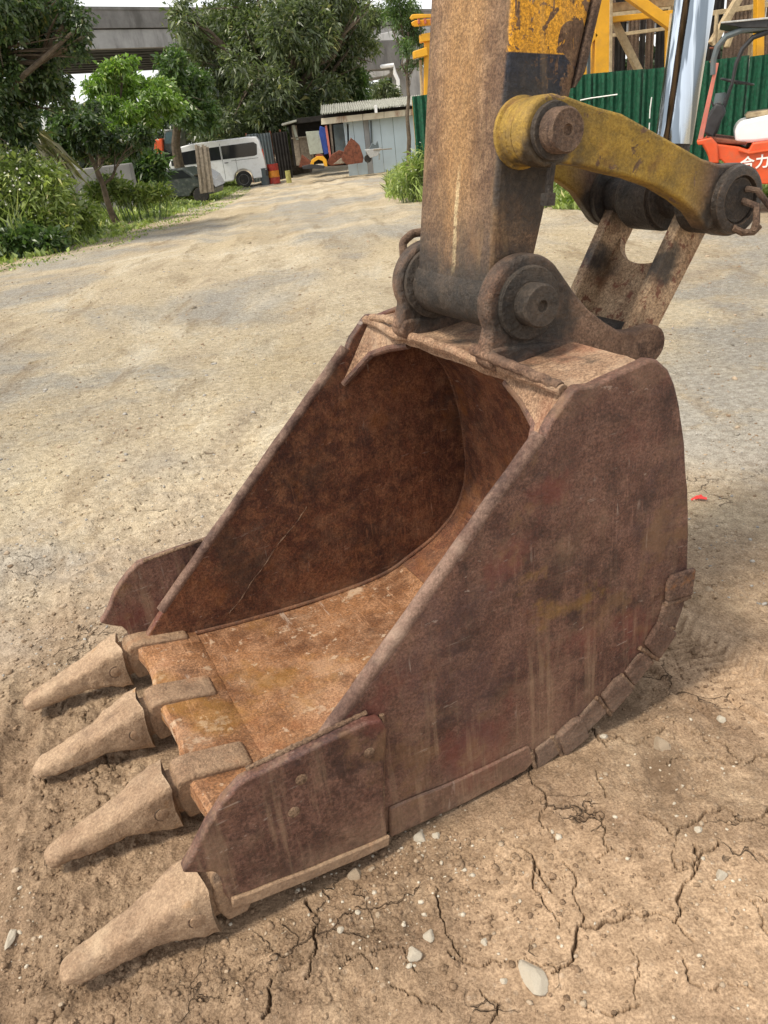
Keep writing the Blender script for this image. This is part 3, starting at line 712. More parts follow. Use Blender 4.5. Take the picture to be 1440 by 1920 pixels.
# side cutters
CUT = [(-.011, .226), (.020, .262), (.059, .315), (.100, .356), (.142, .384), (.257, .388), (.351, .392), (.42, .396), (.452, .386), (.462, .355), (.452, .30), (.436, .20), (.428, .10), (.424, .035), (.34, .040), (.249, .050), (.105, .068), (.060, .078), (.052, .12), (.055, .165), (.045, .190), (.02, .205)]
def plane_pt(px, py, k):
    r = ray(px, py); W_ = Vector((Uy, -Ux, 0)); Uv = Vector((Ux, Uy, 0))
    t = (BO + W_ * k - CAM['o']).dot(W_) / r.dot(W_); q = CAM['o'] + r * t - BO
    return q.dot(Uv), q.z
for sgn in (-1, 1):
    mb = MB(); mb.prism(worn(subdiv_poly(CUT, .02), .004, sgn * 5 + 1), KB(sgn * .5015), KB(sgn * .530))
    sc = mb.build('side_cutter', M['rust'], bucket, bevel=.006, seg=3, ang=50)
    # worn lower bar
    mb = MB()
    LB = worn(subdiv_poly([(.424, .030), (.43, .058), (.34, .066), (.249, .076), (.105, .096), (.062, .106), (.058, .076), (.105, .062), (.249, .045), (.34, .034)], .02), .003, 2)
    mb.prism(LB, KB(sgn * .529), KB(sgn * .538)); mb.build('wear_bar', M['adapter'], sc, bevel=.004)
    # orange worn front tip
    for (px, py) in ((692, 1411), (565, 1461), (551, 1522)):
        u, z = plane_pt(px, py, .53)
        bm_ = MB(); bm_.lathe_y(u, z, [(.013, KB(sgn * .525)), (.013, KB(sgn * .532)), (.010, KB(sgn * .5335)), (0, KB(sgn * .5335))], 16)
        bm_.build('bolt', M['weld'], sc)
    # weld along the cutter's back edge
    wm = MB(); pts = [(u + .002 * mnoise.noise(Vector((z * 70, 1, 1))), KB(sgn * .503), z) for u, z in [(.464 - .04 * t, .375 - .345 * t) for t in [i / 40 for i in range(41)]]]
    wm.tube(pts, [.006 + .0025 * mnoise.noise(Vector((i * .9, 3, 2))) for i in range(41)], 8); wm.build('weld_bead', M['weld'], sc)
    wm = MB(); pts = [(.16 + .27 * t, KB(sgn * .503), .386 + .012 * t + .002 * mnoise.noise(Vector((t * 30, 1, 1)))) for t in [i / 40 for i in range(41)]]
    wm.tube(pts, [.0055 + .003 * mnoise.noise(Vector((i * .7, 3, 5))) for i in range(41)], 8); wm.build('weld_bead', M['weld'], sc)

# lower wear strips and the row of battered heel pads
for sgn in (-1, 1):
    mb = MB()
    WS = worn(subdiv_poly([(.44, .014), (.66, .004), (.83, .008), (.86, .03), (.84, .085), (.66, .088), (.45, .105)], .02), .003, 8)
    mb.prism(WS, KB(sgn * .499), KB(sgn * .509)); mb.build('wear_strip', M['rust'], bucket, bevel=.005)
    pads = [(.90, .035, 8), (.975, .050, 18), (1.045, .085, 28), (1.12, .118, 28), (1.195, .165, 38), (1.262, .230, 50), (1.296, .298, 66), (1.322, .372, 80)]
    rp = random.Random(5)
    for i, (u, z, an) in enumerate(pads):
        mb = MB(); L = .040 + .004 * rp.random(); Hh = .036 + .010 * (i % 2); an += rp.uniform(-5, 5)
        mt = Matrix.Translation((u, 0, z)) @ Matrix.Rotation(-rad(an), 4, 'Y')
        Pp = []
        for (a2, b2) in subdiv_poly([(-L, -Hh), (L, -Hh), (L, Hh * .8), (L * .5, Hh), (-L * .8, Hh * .9)], .015):
            v = mt @ Vector((a2, 0, b2)); Pp.append((v.x, v.z))
        mb.prism(worn(Pp, .006, i + 3), KB(sgn * .498), KB(sgn * (.507 + .006 * (i % 2) + .003 * rp.random())))
        mb.build('heel_pad', M['heel'], bucket, bevel=.007, seg=3)
        wm = MB(); a0 = mt @ Vector((-L - .004, 0, -Hh)); a1 = mt @ Vector((-L - .004, 0, Hh))
        wm.tube([(a0.x + (a1.x - a0.x) * t, KB(sgn * .505), a0.z + (a1.z - a0.z) * t) for t in [j / 12 for j in range(13)]], [.0065 + .003 * mnoise.noise(Vector((j * 1.3, i, 2))) for j in range(13)], 8)
        wm.build('weld_bead', M['weld'], bucket)

# lugs
def arc(cx, cz, r, a0, a1, n=14): return [(cx + r * math.cos(rad(a0 + (a1 - a0) * i / n)), cz + r * math.sin(rad(a0 + (a1 - a0) * i / n))) for i in range(n + 1)]
LUG = arc(1.066, 1.097, .108, 205, 35, 26) + [(1.20, 1.10), (1.245, 1.05), (1.30, 1.005), (1.35, .972), (1.40, .962)] + arc(1.455, .916, .050, 80, -60, 8) + [(1.36, .87), (1.22, .94), (1.10, .968), (.965, .975), (.945, .99)]
for sgn in (-1, 1):
    mb = MB(); mb.prism(worn(subdiv_poly(LUG, .02), .003, sgn), KB(sgn * .185), KB(sgn * .235))
    lg = mb.build('lug', M['lug'], bucket, bevel=.009, seg=3, ang=50)
    mb = MB(); mb.lathe_y(1.066, 1.097, [(.084, KB(sgn * .232)), (.084, KB(sgn * .242)), (.080, KB(sgn * .246)), (.050, KB(sgn * .247)), (.048, KB(sgn * .243))], 48)
    mb.build('lug_boss', M['grease'], lg)
    # skirt welded to the beam in front of the lug
    mb = MB(); mb.prism(worn(subdiv_poly([(.950, .992), (.962, 1.012), (.985, 1.012), (1.2, .985), (1.2, .955), (.97, .955), (.95, .975)], .02), .003, 4), KB(sgn * .178), KB(sgn * .243))
    mb.build('lug_foot', M['lug'], lg, bevel=.008, seg=3)
mb = MB(); pts = []
for i in range(40):       # bar running from the lug's foot out to the plate corner
    t = i / 39; k = .17 + .29 * t
    pts.append((.955 + .022 * t + .003 * mnoise.noise(Vector((t * 9, 0, 1))), KB(k), 1.000 - .028 * t + .003 * mnoise.noise(Vector((t * 14, 2, 1)))))
mb.tube(pts, [.014 - .003 * i / 39 for i in range(40)], 12); mb.build('lip_bar', M['lug'], bucket)
mb = MB(); pts = [(.985 - .01 * t, KB(-.20 - .22 * t), .978 + .012 * math.sin(t * 3) + .004 * mnoise.noise(Vector((t * 13, 0, 1)))) for t in [i / 30 for i in range(31)]]
mb.tube(pts, .011, 10); mb.build('weld_bead', M['top'], bucket)
# pivot pin and washers
mb = MB(); mb.lathe_y(1.066, 1.097, [(.0, KB(-.262)), (.040, KB(-.262)), (.044, KB(-.258)), (.049, KB(.1)), (.049, KB(.284)), (.045, KB(.290)), (.014, KB(.291)), (.010, KB(.283)), (0, KB(.283))], 40)
mb.build('pivot_pin', M['grease'], bucket, ang=30)
for s_ in (-1, 1):
    mb = MB(); mb.lathe_y(1.066, 1.097, [(.085, KB(s_ * .168)), (.095, KB(s_ * .171)), (.095, KB(s_ * .183)), (.085, KB(s_ * .186))], 40); mb.build('shim_ring', M['grease'], bucket, ang=30)
# weld lines inside the left plate, photographed as bright seams
for (a_, b_, kk) in (((575, 950), (430, 1150), -.468),):
    p0 = plane_pt(*a_, kk); p1 = plane_pt(*b_, kk); wm = MB()
    wm.tube([(p0[0] + (p1[0] - p0[0]) * t + .012 * mnoise.noise(Vector((t * 4, 0, 0))) + .004 * mnoise.noise(Vector((t * 19, 0, 0))), KB(kk), p0[1] + (p1[1] - p0[1]) * t) for t in [i / 40 for i in range(41)]], [max(.0004, .0012 + .0030 * mnoise.noise(Vector((i * .37, 2, 0)))) for i in range(41)], 6)
    wm.build('weld_seam', M['weld'], bucket)
# weld fillets where the shell meets each side plate
for sgn in (-1, 1):
    wm = MB(); wm.tube([(u, KB(sgn * .464), z + .003) for u, z in I_[3:-2]], [.007 + .002 * mnoise.noise(Vector((i * .8, sgn, 0))) for i in range(len(I_) - 5)], 8)
    wm.build('weld_fillet', M['rust_in'], bucket)

# ------------------------------------------------------------------ excavator arm
arm = thing('excavator', 'worn brown and yellow excavator arm with linkage and chrome ram rod above the bucket', 'excavator', BO, BA)
fr = lambda z: 1.002 + .155 * (z - 1.12)
re = lambda z: 1.122 + .32 * (z - 1.12)
mb = MB(); vs = []; zs = [1.098 + i * .04 for i in range(46)]
prof_n = 8
for z in zs:
    h_ = .165
    for (u, k) in ((fr(z), -h_), (fr(z) - .002, -h_ * .5), (fr(z) - .002, 0), (fr(z) - .002, h_ * .5), (fr(z), h_), ((fr(z) + re(z)) / 2, h_ + .001), (re(z), h_), (re(z), 0), (re(z), -h_), ((fr(z) + re(z)) / 2, -h_ - .001)):
        vs.append((u, KB(k), z))
n = 10
fs = [(j * n + i, j * n + (i + 1) % n, (j + 1) * n + (i + 1) % n, (j + 1) * n + i) for j in range(len(zs) - 1) for i in range(n)] + [tuple(range(n)), tuple(range(len(vs) - 1, len(vs) - n - 1, -1))]
mb.add(vs, fs); mb.build('stick', M['stick'], arm, bevel=.012, seg=3, ang=30)
# rounded end that carries the pivot
mb = MB(); mb.lathe_y(1.066, 1.097, [(.05, KB(-.168)), (.074, KB(-.168)), (.078, KB(-.163)), (.078, KB(.163)), (.074, KB(.168)), (.05, KB(.168))], 48)
mb.build('stick_end_tube', M['grease'], arm, ang=30)
mb = MB(); mb.tube([(fr(1.10) - .001 + .002 * mnoise.noise(Vector((i, 0, 0))), KB(-.165 + .33 * i / 40), 1.100 + .003 * mnoise.noise(Vector((i * .5, 0, 0)))) for i in range(41)], [.008 + .002 * mnoise.noise(Vector((i * .9, 0, 4))) for i in range(41)], 8)
mb.build('weld_bead', M['grease'], arm)
# rear flange strips
for sgn in (-1, 1):
    mb = MB()
    for za, zb in ((1.52, 2.85),):
        mb.prism([(re(za) + .002, za), (re(za) + .03, za + .03), (re(zb) + .03, zb), (re(zb) + .002, zb)], KB(sgn * .13), KB(sgn * .172))
    mb.build('flange', M['pin'], arm, bevel=.004)
# upper pin bosses
UP = (1.110, 1.446)
for sgn in (1,):
    mb = MB(); mb.lathe_y(UP[0], UP[1], [(.05, KB(sgn * .164)), (.074, KB(sgn * .164)), (.073, KB(sgn * .172)), (.067, KB(sgn * .176)), (.067, KB(sgn * .195)), (.065, KB(sgn * .198)), (.065, KB(sgn * .214)), (.05, KB(sgn * .216))], 48)
    mb.build('pin_boss', M['link'], arm, ang=30)
mb = MB(); mb.lathe_y(UP[0], UP[1], [(0, KB(-.168)), (.03, KB(-.168)), (.034, KB(-.165)), (.044, KB(.1)), (.044, KB(.314)), (.040, KB(.321)), (.012, KB(.321)), (.009, KB(.314)), (0, KB(.314))], 40)
mb.build('upper_pin', M['pin'], arm, ang=30)
mb = MB(); mb.lathe_y(UP[0], UP[1] , [(.042, KB(.267)), (.055, KB(.268)), (.057, KB(.274)), (.055, KB(.282)), (.042, KB(.283))], 40); mb.build('pin_collar', M['grease'], arm, ang=30)
mb = MB(); mb.tube([(1.115, KB(.262), 1.385), (1.108, KB(.262), 1.345), (1.105, KB(.262), 1.310)], [.009, .009, .009], 10); mb.tube([(1.105, KB(.262), 1.327), (1.103, KB(.262), 1.302)], [.017, .017], 6)
mb.build('grease_bolt', M['grease'], arm, smooth=False)
# guide links
RP = (1.668, 1.239)
def linkpoly(er):
    ux = UP[0] + (.06 if er < .05 else 0)
    top = [(1.15 + (ux - UP[0]), 1.497 + er * .15), (1.23, 1.480), (1.30, 1.462), (1.38, 1.425), (1.46, 1.388), (1.55, 1.345), (1.62, 1.322)]
    bot = [(1.585, 1.180), (1.54, 1.228), (1.49, 1.262), (1.42, 1.298), (1.34, 1.328), (1.26, 1.350), (1.19, 1.372)]
    if er < .05: bot = [(x, z + .035) for x, z in bot[1:]]
    return top + arc(RP[0], RP[1], .084, 80, -140, 18) + bot + arc(ux, UP[1], er, -70, -300, 18)
for sgn in (-1, 1):
    mb = MB(); mb.prism(worn(linkpoly(.069 if sgn > 0 else .042), .002, 2), *((KB(.216), KB(.268)) if sgn > 0 else (KB(-.168), KB(-.205))))
    lk = mb.build('guide_link', M['link'], arm, bevel=.007, seg=3, ang=40)
    mb = MB(); mb.lathe_y(RP[0], RP[1], [(.055, KB(sgn * .267)), (.080, KB(sgn * .268)), (.078, KB(sgn * .284)), (.071, KB(sgn * .288)), (.056, KB(sgn * .288)), (.054, KB(sgn * .276))] if sgn > 0 else [(.05, KB(-.20)), (.078, KB(-.20)), (.07, KB(-.215)), (.05, KB(-.215))], 40)
    mb.build('link_eye_ring', M['link'], lk, ang=30)
mb = MB(); mb.lathe_y(RP[0], RP[1], [(0, KB(-.23)), (.05, KB(-.23)), (.05, KB(.281)), (0, KB(.281))], 36); mb.build('rear_pin', M['grease'], arm, ang=30)
mb = MB()
for (k0, k1, r0) in ((-.167, -.150, .080), (-.065, .065, .078), (.155, .228, .082)):
    mb.lathe_y(RP[0], RP[1], [(.05, KB(k0)), (r0, KB(k0)), (r0, KB(k1)), (.05, KB(k1))], 40)
mb.build('rear_bushing', M['grease'], arm, ang=30)
# keeper wires hanging on the rear pin end
mb = MB()
mb.tube([(1.69, KB(.282), 1.262), (1.695, KB(.31), 1.258), (1.73, KB(.33), 1.21), (1.765, KB(.335), 1.165)], .0075, 8)
mb.tube([(1.685, KB(.28), 1.235), (1.68, KB(.325), 1.225), (1.672, KB(.335), 1.19), (1.664, KB(.335), 1.170)], .0085, 8)
mb.tube([(1.65, KB(.285), 1.178), (1.68, KB(.292), 1.162), (1.71, KB(.30), 1.160), (1.725, KB(.302), 1.172)], .0085, 8)
mb.build('keeper_rod', M['pin'], arm)
# tipping link: two cheeks, web and cross tube
QP = (1.498, .912)
HP = (RP[0] + .042, RP[1] - .004)
def hpoly(w0=.040, w1=.044):
    a_ = math.atan2(HP[1] - QP[1], HP[0] - QP[0]); d = math.degrees(a_)
    return arc(HP[0], HP[1], w0 + .012, d - 90, d + 90, 12) + arc(QP[0], QP[1], w1, d + 90, d + 270, 12)
hk = .134
hl = None
for sgn in (-1, 1):
    mb = MB(); mb.prism(hpoly(), KB(sgn * (hk - .020)), KB(sgn * (hk + .016)))
    mb.build('tipping_link_cheek', M['hlink'], arm, bevel=.004, seg=3, ang=40)
ax = Vector((QP[0] - HP[0], 0, QP[1] - HP[1])); Lh = ax.length; ax.normalize(); nx_ = Vector((ax.z, 0, -ax.x))
mb = MB(); vs = []; NW = 24
for side in (-.012, .012):
    for i in range(NW + 1):
        kk = -hk + 2 * hk * i / NW
        t0 = .155 - .060 * math.sqrt(max(0, 1 - ((kk) / (hk * .78)) ** 2)) if False else .120 + .065 * math.sqrt(max(0, 1 - (kk / (hk * .8)) ** 2))
        for t in (t0, Lh):
            p = Vector((HP[0], KB(kk), HP[1])) + ax * t + nx_ * (side - .030); vs.append(tuple(p))
n2_ = 2 * (NW + 1); fs = []
for i in range(NW):
    a_ = i * 2; fs.append((a_, a_ + 1, a_ + 3, a_ + 2)); fs.append((n2_ + a_, n2_ + a_ + 2, n2_ + a_ + 3, n2_ + a_ + 1)); fs.append((a_, a_ + 2, n2_ + a_ + 2, n2_ + a_)); fs.append((a_ + 1, n2_ + a_ + 1, n2_ + a_ + 3, a_ + 3))
mb.add(vs, fs); mb.build('tipping_link_web', M['hlink'], arm, ang=40)
mb = MB(); mb.lathe_y(QP[0], QP[1], [(0, KB(-.19)), (.03, KB(-.19)), (.03, KB(.19)), (0, KB(.19))], 32); mb.build('lower_link_pin', M['grease'], arm, ang=30)
# ram: chrome rod and its barrel far above the picture
rd = Vector((.135, 0, 1)).normalized(); rb = Vector((1.712, 0, 1.235))
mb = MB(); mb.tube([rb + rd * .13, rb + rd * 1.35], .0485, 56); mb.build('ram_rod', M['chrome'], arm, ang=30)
mb = MB(); mb.lathe_y(RP[0], RP[1], [(.05, KB(-.05)), (.085, KB(-.05)), (.085, KB(.05)), (.05, KB(.05))], 40)
mb.tube([Vector((RP[0] + .02, 0, 1.27)), rb + rd * .135], [.052, .046], 32); mb.build('rod_eye', M['grease'], arm, ang=30)
mb = MB(); mb.tube([rb + rd * 1.33, rb + rd * 2.0], .07, 32); mb.build('ram_barrel', M['link'], arm, ang=30)
# bent lifting loop behind the left lug
loop = thing('lifting_loop', 'small bent rusty steel loop sticking up behind the far lug of the bucket', 'steel loop', BO, BA)
mb = MB()
lp = [plane_pt(px, py, -.262) for px, py in ((762, 500), (755, 470), (762, 447), (780, 437), (797, 437), (806, 452), (808, 480))]
lp3 = catmull(lp, 5)
mb.tube([(u, KB(-.262 - .004 * math.sin(i)), z) for i, (u, z) in enumerate(lp3)], .0115, 12)
mb.build('loop_bar', M['pin'], loop)
#@@BACKGROUND@@
# ------------------------------------------------------------------ background materials
def leafmat(name, dark, light, yellow=None, gloss=.45, trans=.35):
    m = NT(name); m.t.nodes.remove(m.b)
    ge = m.n('ShaderNodeNewGeometry')
    c = m.ramp(ge.outputs['Random Per Island'], [(0, dark), (.55, tuple((a + b) / 2 for a, b in zip(dark, light))), (.93, light), (1, yellow or light)])
    big = m.noise(.8, 4, .6)
    c = m.mix(m.sr(big, .35, .65), m.mix(1.0, c, (.72, .74, .70), 'MULTIPLY'), m.mix(1.0, c, (1.25, 1.22, 1.1), 'MULTIPLY'))
    d = m.n('ShaderNodeBsdfDiffuse'); t = m.n('ShaderNodeBsdfTranslucent'); g = m.n('ShaderNodeBsdfGlossy'); g.inputs['Roughness'].default_value = gloss
    m.l(c, d.inputs[0]); m.l(m.mix(1.0, c, (1.1, 1.3, .6), 'MULTIPLY'), t.inputs[0])
    x = m.n('ShaderNodeMixShader'); x.inputs[0].default_value = trans; m.l(d.outputs[0], x.inputs[1]); m.l(t.outputs[0], x.inputs[2])
    y = m.n('ShaderNodeMixShader'); y.inputs[0].default_value = .07; m.l(x.outputs[0], y.inputs[1]); m.l(g.outputs[0], y.inputs[2])
    m.l(y.outputs[0], m.out.inputs[0]); return m.m
M['leaf_dark'] = leafmat('dark_leaves', (.026, .055, .018), (.10, .165, .05), (.26, .24, .07))
M['leaf_grey'] = leafmat('grey_green_leaves', (.05, .078, .033), (.19, .235, .10), (.30, .28, .12))
M['leaf_mid'] = leafmat('mid_green_leaves', (.04, .085, .022), (.13, .22, .055), (.22, .26, .07))
M['leaf_bright'] = leafmat('bright_green_leaves', (.08, .16, .022), (.24, .38, .06), (.36, .42, .09))
M['leaf_far'] = leafmat('far_leaves', (.02, .036, .018), (.06, .09, .045))
M['grass'] = leafmat('grass_blades', (.14, .20, .045), (.40, .50, .14), (.64, .58, .30), trans=.3)
M['dry'] = leafmat('dry_fronds', (.10, .10, .045), (.30, .27, .15), (.40, .33, .2))
M['petal'] = simple('white_petals', (.75, .74, .66), .8, .1)
M['bark'] = simple('grey_bark', (.11, .085, .06), .95, .4, 9, bump=.8)
M['concrete'] = simple('weathered_concrete', (.36, .36, .36), .9, .12, 1.2, dirt=(.13, .125, .12), dirt_amt=.55, dscale=.8, mscale=(1, 1, .25))
M['concrete_dark'] = simple('stained_concrete', (.20, .195, .19), .9, .2, 1.2, dirt=(.09, .085, .08), dirt_amt=.7, dscale=.9, mscale=(1, 1, .3))
M['soffit'] = simple('dark_concrete_beams', (.065, .07, .072), .95, .2, 2)  # dark grey tone for the girders under the deck
M['white'] = simple('white_paint', (.78, .79, .80), .35, .04, 3, dirt=(.5, .47, .42), dirt_amt=.3)
M['glass'] = simple('tinted_glass', (.02, .022, .025), .08, .1, 3, bump=0, spec=.6)
M['rubber'] = simple('black_rubber', (.022, .021, .02), .85, .3, 20, dirt=(.12, .1, .075), dirt_amt=.5)
M['blackp'] = simple('black_plastic', (.03, .03, .032), .5, .3, 10)
M['steelw'] = simple('grey_steel_rim', (.42, .42, .41), .5, .2, 20, metal=.3)
M['green'] = simple('green_fence_sheet', (.006, .075, .036), .7, .45, 22, dirt=(.03, .10, .055), dirt_amt=.7, dscale=14, bump=.6)
M['yellow'] = simple('yellow_frame_paint', (.72, .36, .018), .45, .10, 3, dirt=(.42, .22, .06), dirt_amt=.45, dscale=3)
M['tanw'] = simple('weathered_tan_timber', (.42, .33, .2), .85, .2, 10, dirt=(.2, .13, .08), dirt_amt=.6)
M['brown'] = simple('brown_netting', (.15, .105, .075), .95, .4, 30, dirt=(.05, .04, .035), dirt_amt=.7, dscale=3)
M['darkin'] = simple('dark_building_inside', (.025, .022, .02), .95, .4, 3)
M['red'] = simple('orange_red_truck_paint', (.62, .085, .022), .42, .1, 3, dirt=(.35, .13, .07), dirt_amt=.5, dscale=5)
M['redold'] = simple('faded_pink_red_paint', (.52, .16, .12), .6, .15, 5, dirt=(.3, .2, .16), dirt_amt=.5)
M['bluewall'] = simple('pale_blue_sheet_wall', (.52, .62, .68), .6, .06, 1.0, dirt=(.33, .38, .4), dirt_amt=.35, dscale=1.2, mscale=(1, 1, .3))
M['cream'] = simple('cream_rusty_fascia', (.62, .56, .44), .8, .12, 2, dirt=(.24, .10, .05), dirt_amt=.85, dscale=1.6, mscale=(1, 1, .4))
M['roofsheet'] = simple('mossy_asbestos_roof', (.33, .33, .29), .9, .25, 6, dirt=(.10, .10, .075), dirt_amt=.8, dscale=3)
M['dgrey'] = simple('blue_grey_sheet', (.10, .125, .135), .6, .15, 4, dirt=(.16, .12, .09), dirt_amt=.4)
M['blue'] = simple('blue_tarp', (.03, .07, .32), .6, .2, 5)
M['rustbg'] = simple('rust_red_scrap', (.17, .06, .035), .95, .4, 8, dirt=(.06, .03, .02), dirt_amt=.7)
M['door'] = simple('pale_grey_door', (.42, .45, .38), .7, .1, 4, dirt=(.25, .22, .16), dirt_amt=.5)
M['woodg'] = simple('grey_old_wood', (.26, .22, .17), .95, .3, 10, dirt=(.11, .085, .06), dirt_amt=.7, mscale=(1, 1, .2))
M['carwreck'] = simple('dirty_dark_green_car_paint', (.05, .06, .055), .3, .3, 6, dirt=(.22, .22, .19), dirt_amt=.5)
M['stone'] = simple('pale_stone', (.62, .55, .44), .9, .2, 40, dirt=(.42, .32, .22), dirt_amt=.5, dscale=20, bump=.6)
M['stonec'] = simple('tan_stone', (.44, .34, .24), .9, .25, 40, bump=.6)
M['redpl'] = simple('bright_red_plastic', (.75, .05, .04), .4, .1)
M['lettering'] = simple('white_lettering', (.8, .78, .74), .6, .06)
M['teal'] = simple('dark_teal_glass', (.05, .09, .10), .2, .2)

# ------------------------------------------------------------------ foliage
def np_mesh(name, V, F4, mats, mi=None):
    me = bpy.data.meshes.new(name); me.vertices.add(len(V)); me.vertices.foreach_set('co', V.astype(np.float32).ravel())
    nf = len(F4); me.loops.add(nf * 4); me.polygons.add(nf); me.loops.foreach_set('vertex_index', F4.astype(np.int32).ravel())
    me.polygons.foreach_set('loop_start', (np.arange(nf) * 4).astype(np.int32))
    for x in mats: me.materials.append(x)
    if mi is not None: me.polygons.foreach_set('material_index', mi.astype(np.int32))
    me.update(calc_edges=True); return me
def leaves(rs, cen, dirs, L, W, droop=.25):
    """one folded quad per leaf; cen (n,3), dirs (n,3)"""
    n = len(cen); d = dirs / (np.linalg.norm(dirs, axis=1, keepdims=True) + 1e-9)
    rnd = rs.normal(size=(n, 3)); s_ = np.cross(d, rnd); s_ /= (np.linalg.norm(s_, axis=1, keepdims=True) + 1e-9)
    q_ = rs.gamma(9, 1 / 9, (n, 1)); L = L * q_; Wd = W * q_ * rs.uniform(.7, 1.35, (n, 1))
    up = np.cross(s_, d)
    a = cen; b = cen + d * L * .45 + s_ * Wd / 2 + up * Wd * .15; c = cen + d * L - np.array([[0, 0, 1]]) * L * droop; e = cen + d * L * .45 - s_ * Wd / 2 + up * Wd * .15
    V = np.stack([a, b, c, e], 1).reshape(-1, 3); F = np.arange(4 * n).reshape(n, 4); return V, F
def crown_pts(rs, clumps, nsprig, per, spread):
    """sprigs near the surface of each ellipsoid clump, leaves radiating from each sprig"""
    cs = []; ds = []
    vol = np.array([r[0] * r[1] * r[2] for c, r in clumps]) ** (2 / 3); vol = vol / vol.sum()
    for (c, r), v in zip(clumps, vol):
        n = max(3, int(nsprig * v)); q = rs.normal(size=(n, 3)); q /= np.linalg.norm(q, axis=1, keepdims=True)
        q *= rs.uniform(.45, 1.05, (n, 1)) ** .6
        ctr = np.array(c) + q * np.array(r) + rs.normal(size=(n, 3)) * .08 * np.mean(r)
        for _ in range(per):
            dd = rs.normal(size=(n, 3)) + q * 1.1 + np.array([0, 0, -.1])
            cs.append(ctr + rs.normal(size=(n, 3)) * spread * .5); ds.append(dd)
    return np.concatenate(cs), np.concatenate(ds)
def tree(name, label, cat, base, clumps, mat, leafL, leafW, nsprig, per=9, seed=1, trunk_r=.18, trunk_top=None, group=None, spread=None, bark='bark', kindname='crown', dens=3.9, lsc=.42):
    rs = np.random.RandomState(seed); t = thing(name, label, cat, base, 0, group)
    b0 = Vector(base); mb = MB()
    top = Vector(trunk_top) if trunk_top else Vector(clumps[0][0])
    lean = [b0.lerp(top, i / 7) + Vector((rs.uniform(-1, 1), rs.uniform(-1, 1), 0)) * trunk_r * .8 * (0 < i < 7) - b0 for i in range(8)]
    mb.tube(lean, [trunk_r * (1.25 - .75 * i / 7) for i in range(8)], 9)
    mb.build('trunk', M[bark], t)
    lm = MB()
    for (c, r) in clumps:
        c = Vector(c); s_ = lean[rs.randint(3, 7)]; e = c - b0
        pts = [s_.lerp(e, i / 5) + Vector((rs.uniform(-1, 1), rs.uniform(-1, 1), rs.uniform(-1, 1))) * .06 * (e - s_).length * (0 < i < 5) for i in range(6)]
        lm.tube(pts, [trunk_r * (.42 - .06 * i) for i in range(6)], 6)
        for _ in range(5):
            q = Vector(rs.normal(size=3)); q.normalize(); p2 = e + Vector((q.x * r[0], q.y * r[1], q.z * r[2])) * .95
            p1 = pts[rs.randint(2, 5)]
            lm.tube([p1, p1.lerp(p2, .5) + Vector((0, 0, .05)), p2], [trunk_r * .14, trunk_r * .09, trunk_r * .03], 4)
    lm.build('limb', M[bark], t)
    sub = []
    for (c, r) in clumps:
        for _ in range(9):
            q = rs.normal(size=3); q /= np.linalg.norm(q); f = rs.uniform(.35, .75)
            sub.append((tuple(np.array(c) + q * np.array(r) * f), tuple(np.array(r) * rs.uniform(.22, .42))))
    cs, ds = crown_pts(rs, sub, int(nsprig * dens), per, (spread or leafL * .8) * .6)
    V, F = leaves(rs, cs - np.array(base), ds, leafL * lsc, leafW * lsc)
    mesh_obj(kindname, np_mesh(kindname, V, F, [M[mat]]), None, t, smooth=False)
    return t
def PXC(px, py, Y, rpx, ry=None, flat=1.0, rz=1.0):
    """ellipsoid clump seen at px,py, distance Y, picture radius rpx pixels"""
    c = AT(px, py, Y); r = rpx * Y / 1442.5
    return (tuple(c), (r * flat, (ry or r), r * rz))
def gp(px, py): return GND(px, py)
def floor_at(px, Y):
    """point on the ground at depth Y seen in column px"""
    p = AT(px, 300, Y); return Vector((p.x, Y, float(terr(np.array(p.x), np.array(float(Y))))))

# far woods first
rs = np.random.RandomState(11); cl = []
for i in range(46):
    px = -150 + i * 36 + rs.uniform(-15, 15); Y = rs.uniform(84, 100)
    cl.append(PXC(px, (262 - .117 * (px - 440)) - rs.uniform(5, 40), Y, rs.uniform(35, 60), 3, 1, .8))
cs, ds = crown_pts(rs, cl, 5200, 5, .5); V, F = leaves(rs, cs, ds, .75, .42)
tag(mesh_obj('far_woods', np_mesh('far_woods', V, F, [M['leaf_far']]), None, None, smooth=False), kind='stuff')

# viaduct
A_ = Vector((-14.96, 50, 0)); B_ = Vector((2.86, 66, 0)); vd = (B_ - A_).normalized(); vn = Vector((-vd.y, vd.x, 0))
va = math.atan2(vd.y, vd.x)
via = thing('viaduct', 'grey concrete viaduct crossing behind the trees at the far end of the yard', 'viaduct', A_, va)
x0, x1, WV = -40, 70, 15
mb = MB(); mb.box((x0, .35, 7.78), (x1, WV, 8.0)); mb.build('deck', M['concrete_dark'], via)
for i in range(11):
    xa = x0 + i * 10; mb = MB(); mb.box((xa + .02, 0, 7.84), (xa + 9.98, .34, 8.85)); mb.box((xa + .02, -.05, 8.72), (xa + 9.98, .39, 8.87)); mb.build('parapet_panel', M['concrete_dark'], via)
for i in range(4):
    xa = x0 + i * 27.5; mb = MB(); mb.prism([(0, 6.85), (.55, 6.85), (.55, 7.1), (.3, 7.3), (.3, 7.6), (.6, 7.775), (0.02, 7.775)], xa + .03, xa + 27.47)
    for k in range(len(mb.v)): v = mb.v[k]; mb.v[k] = (v[1], .12 + v[0], v[2])
    mb.build('edge_girder', M['concrete'], via)
gi = None
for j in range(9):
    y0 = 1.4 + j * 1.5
    mb = MB(); mb.box((x0, y0, 6.9), (x1, y0 + .75, 7.775)); mb.build('inner_girder', M['soffit'], via)
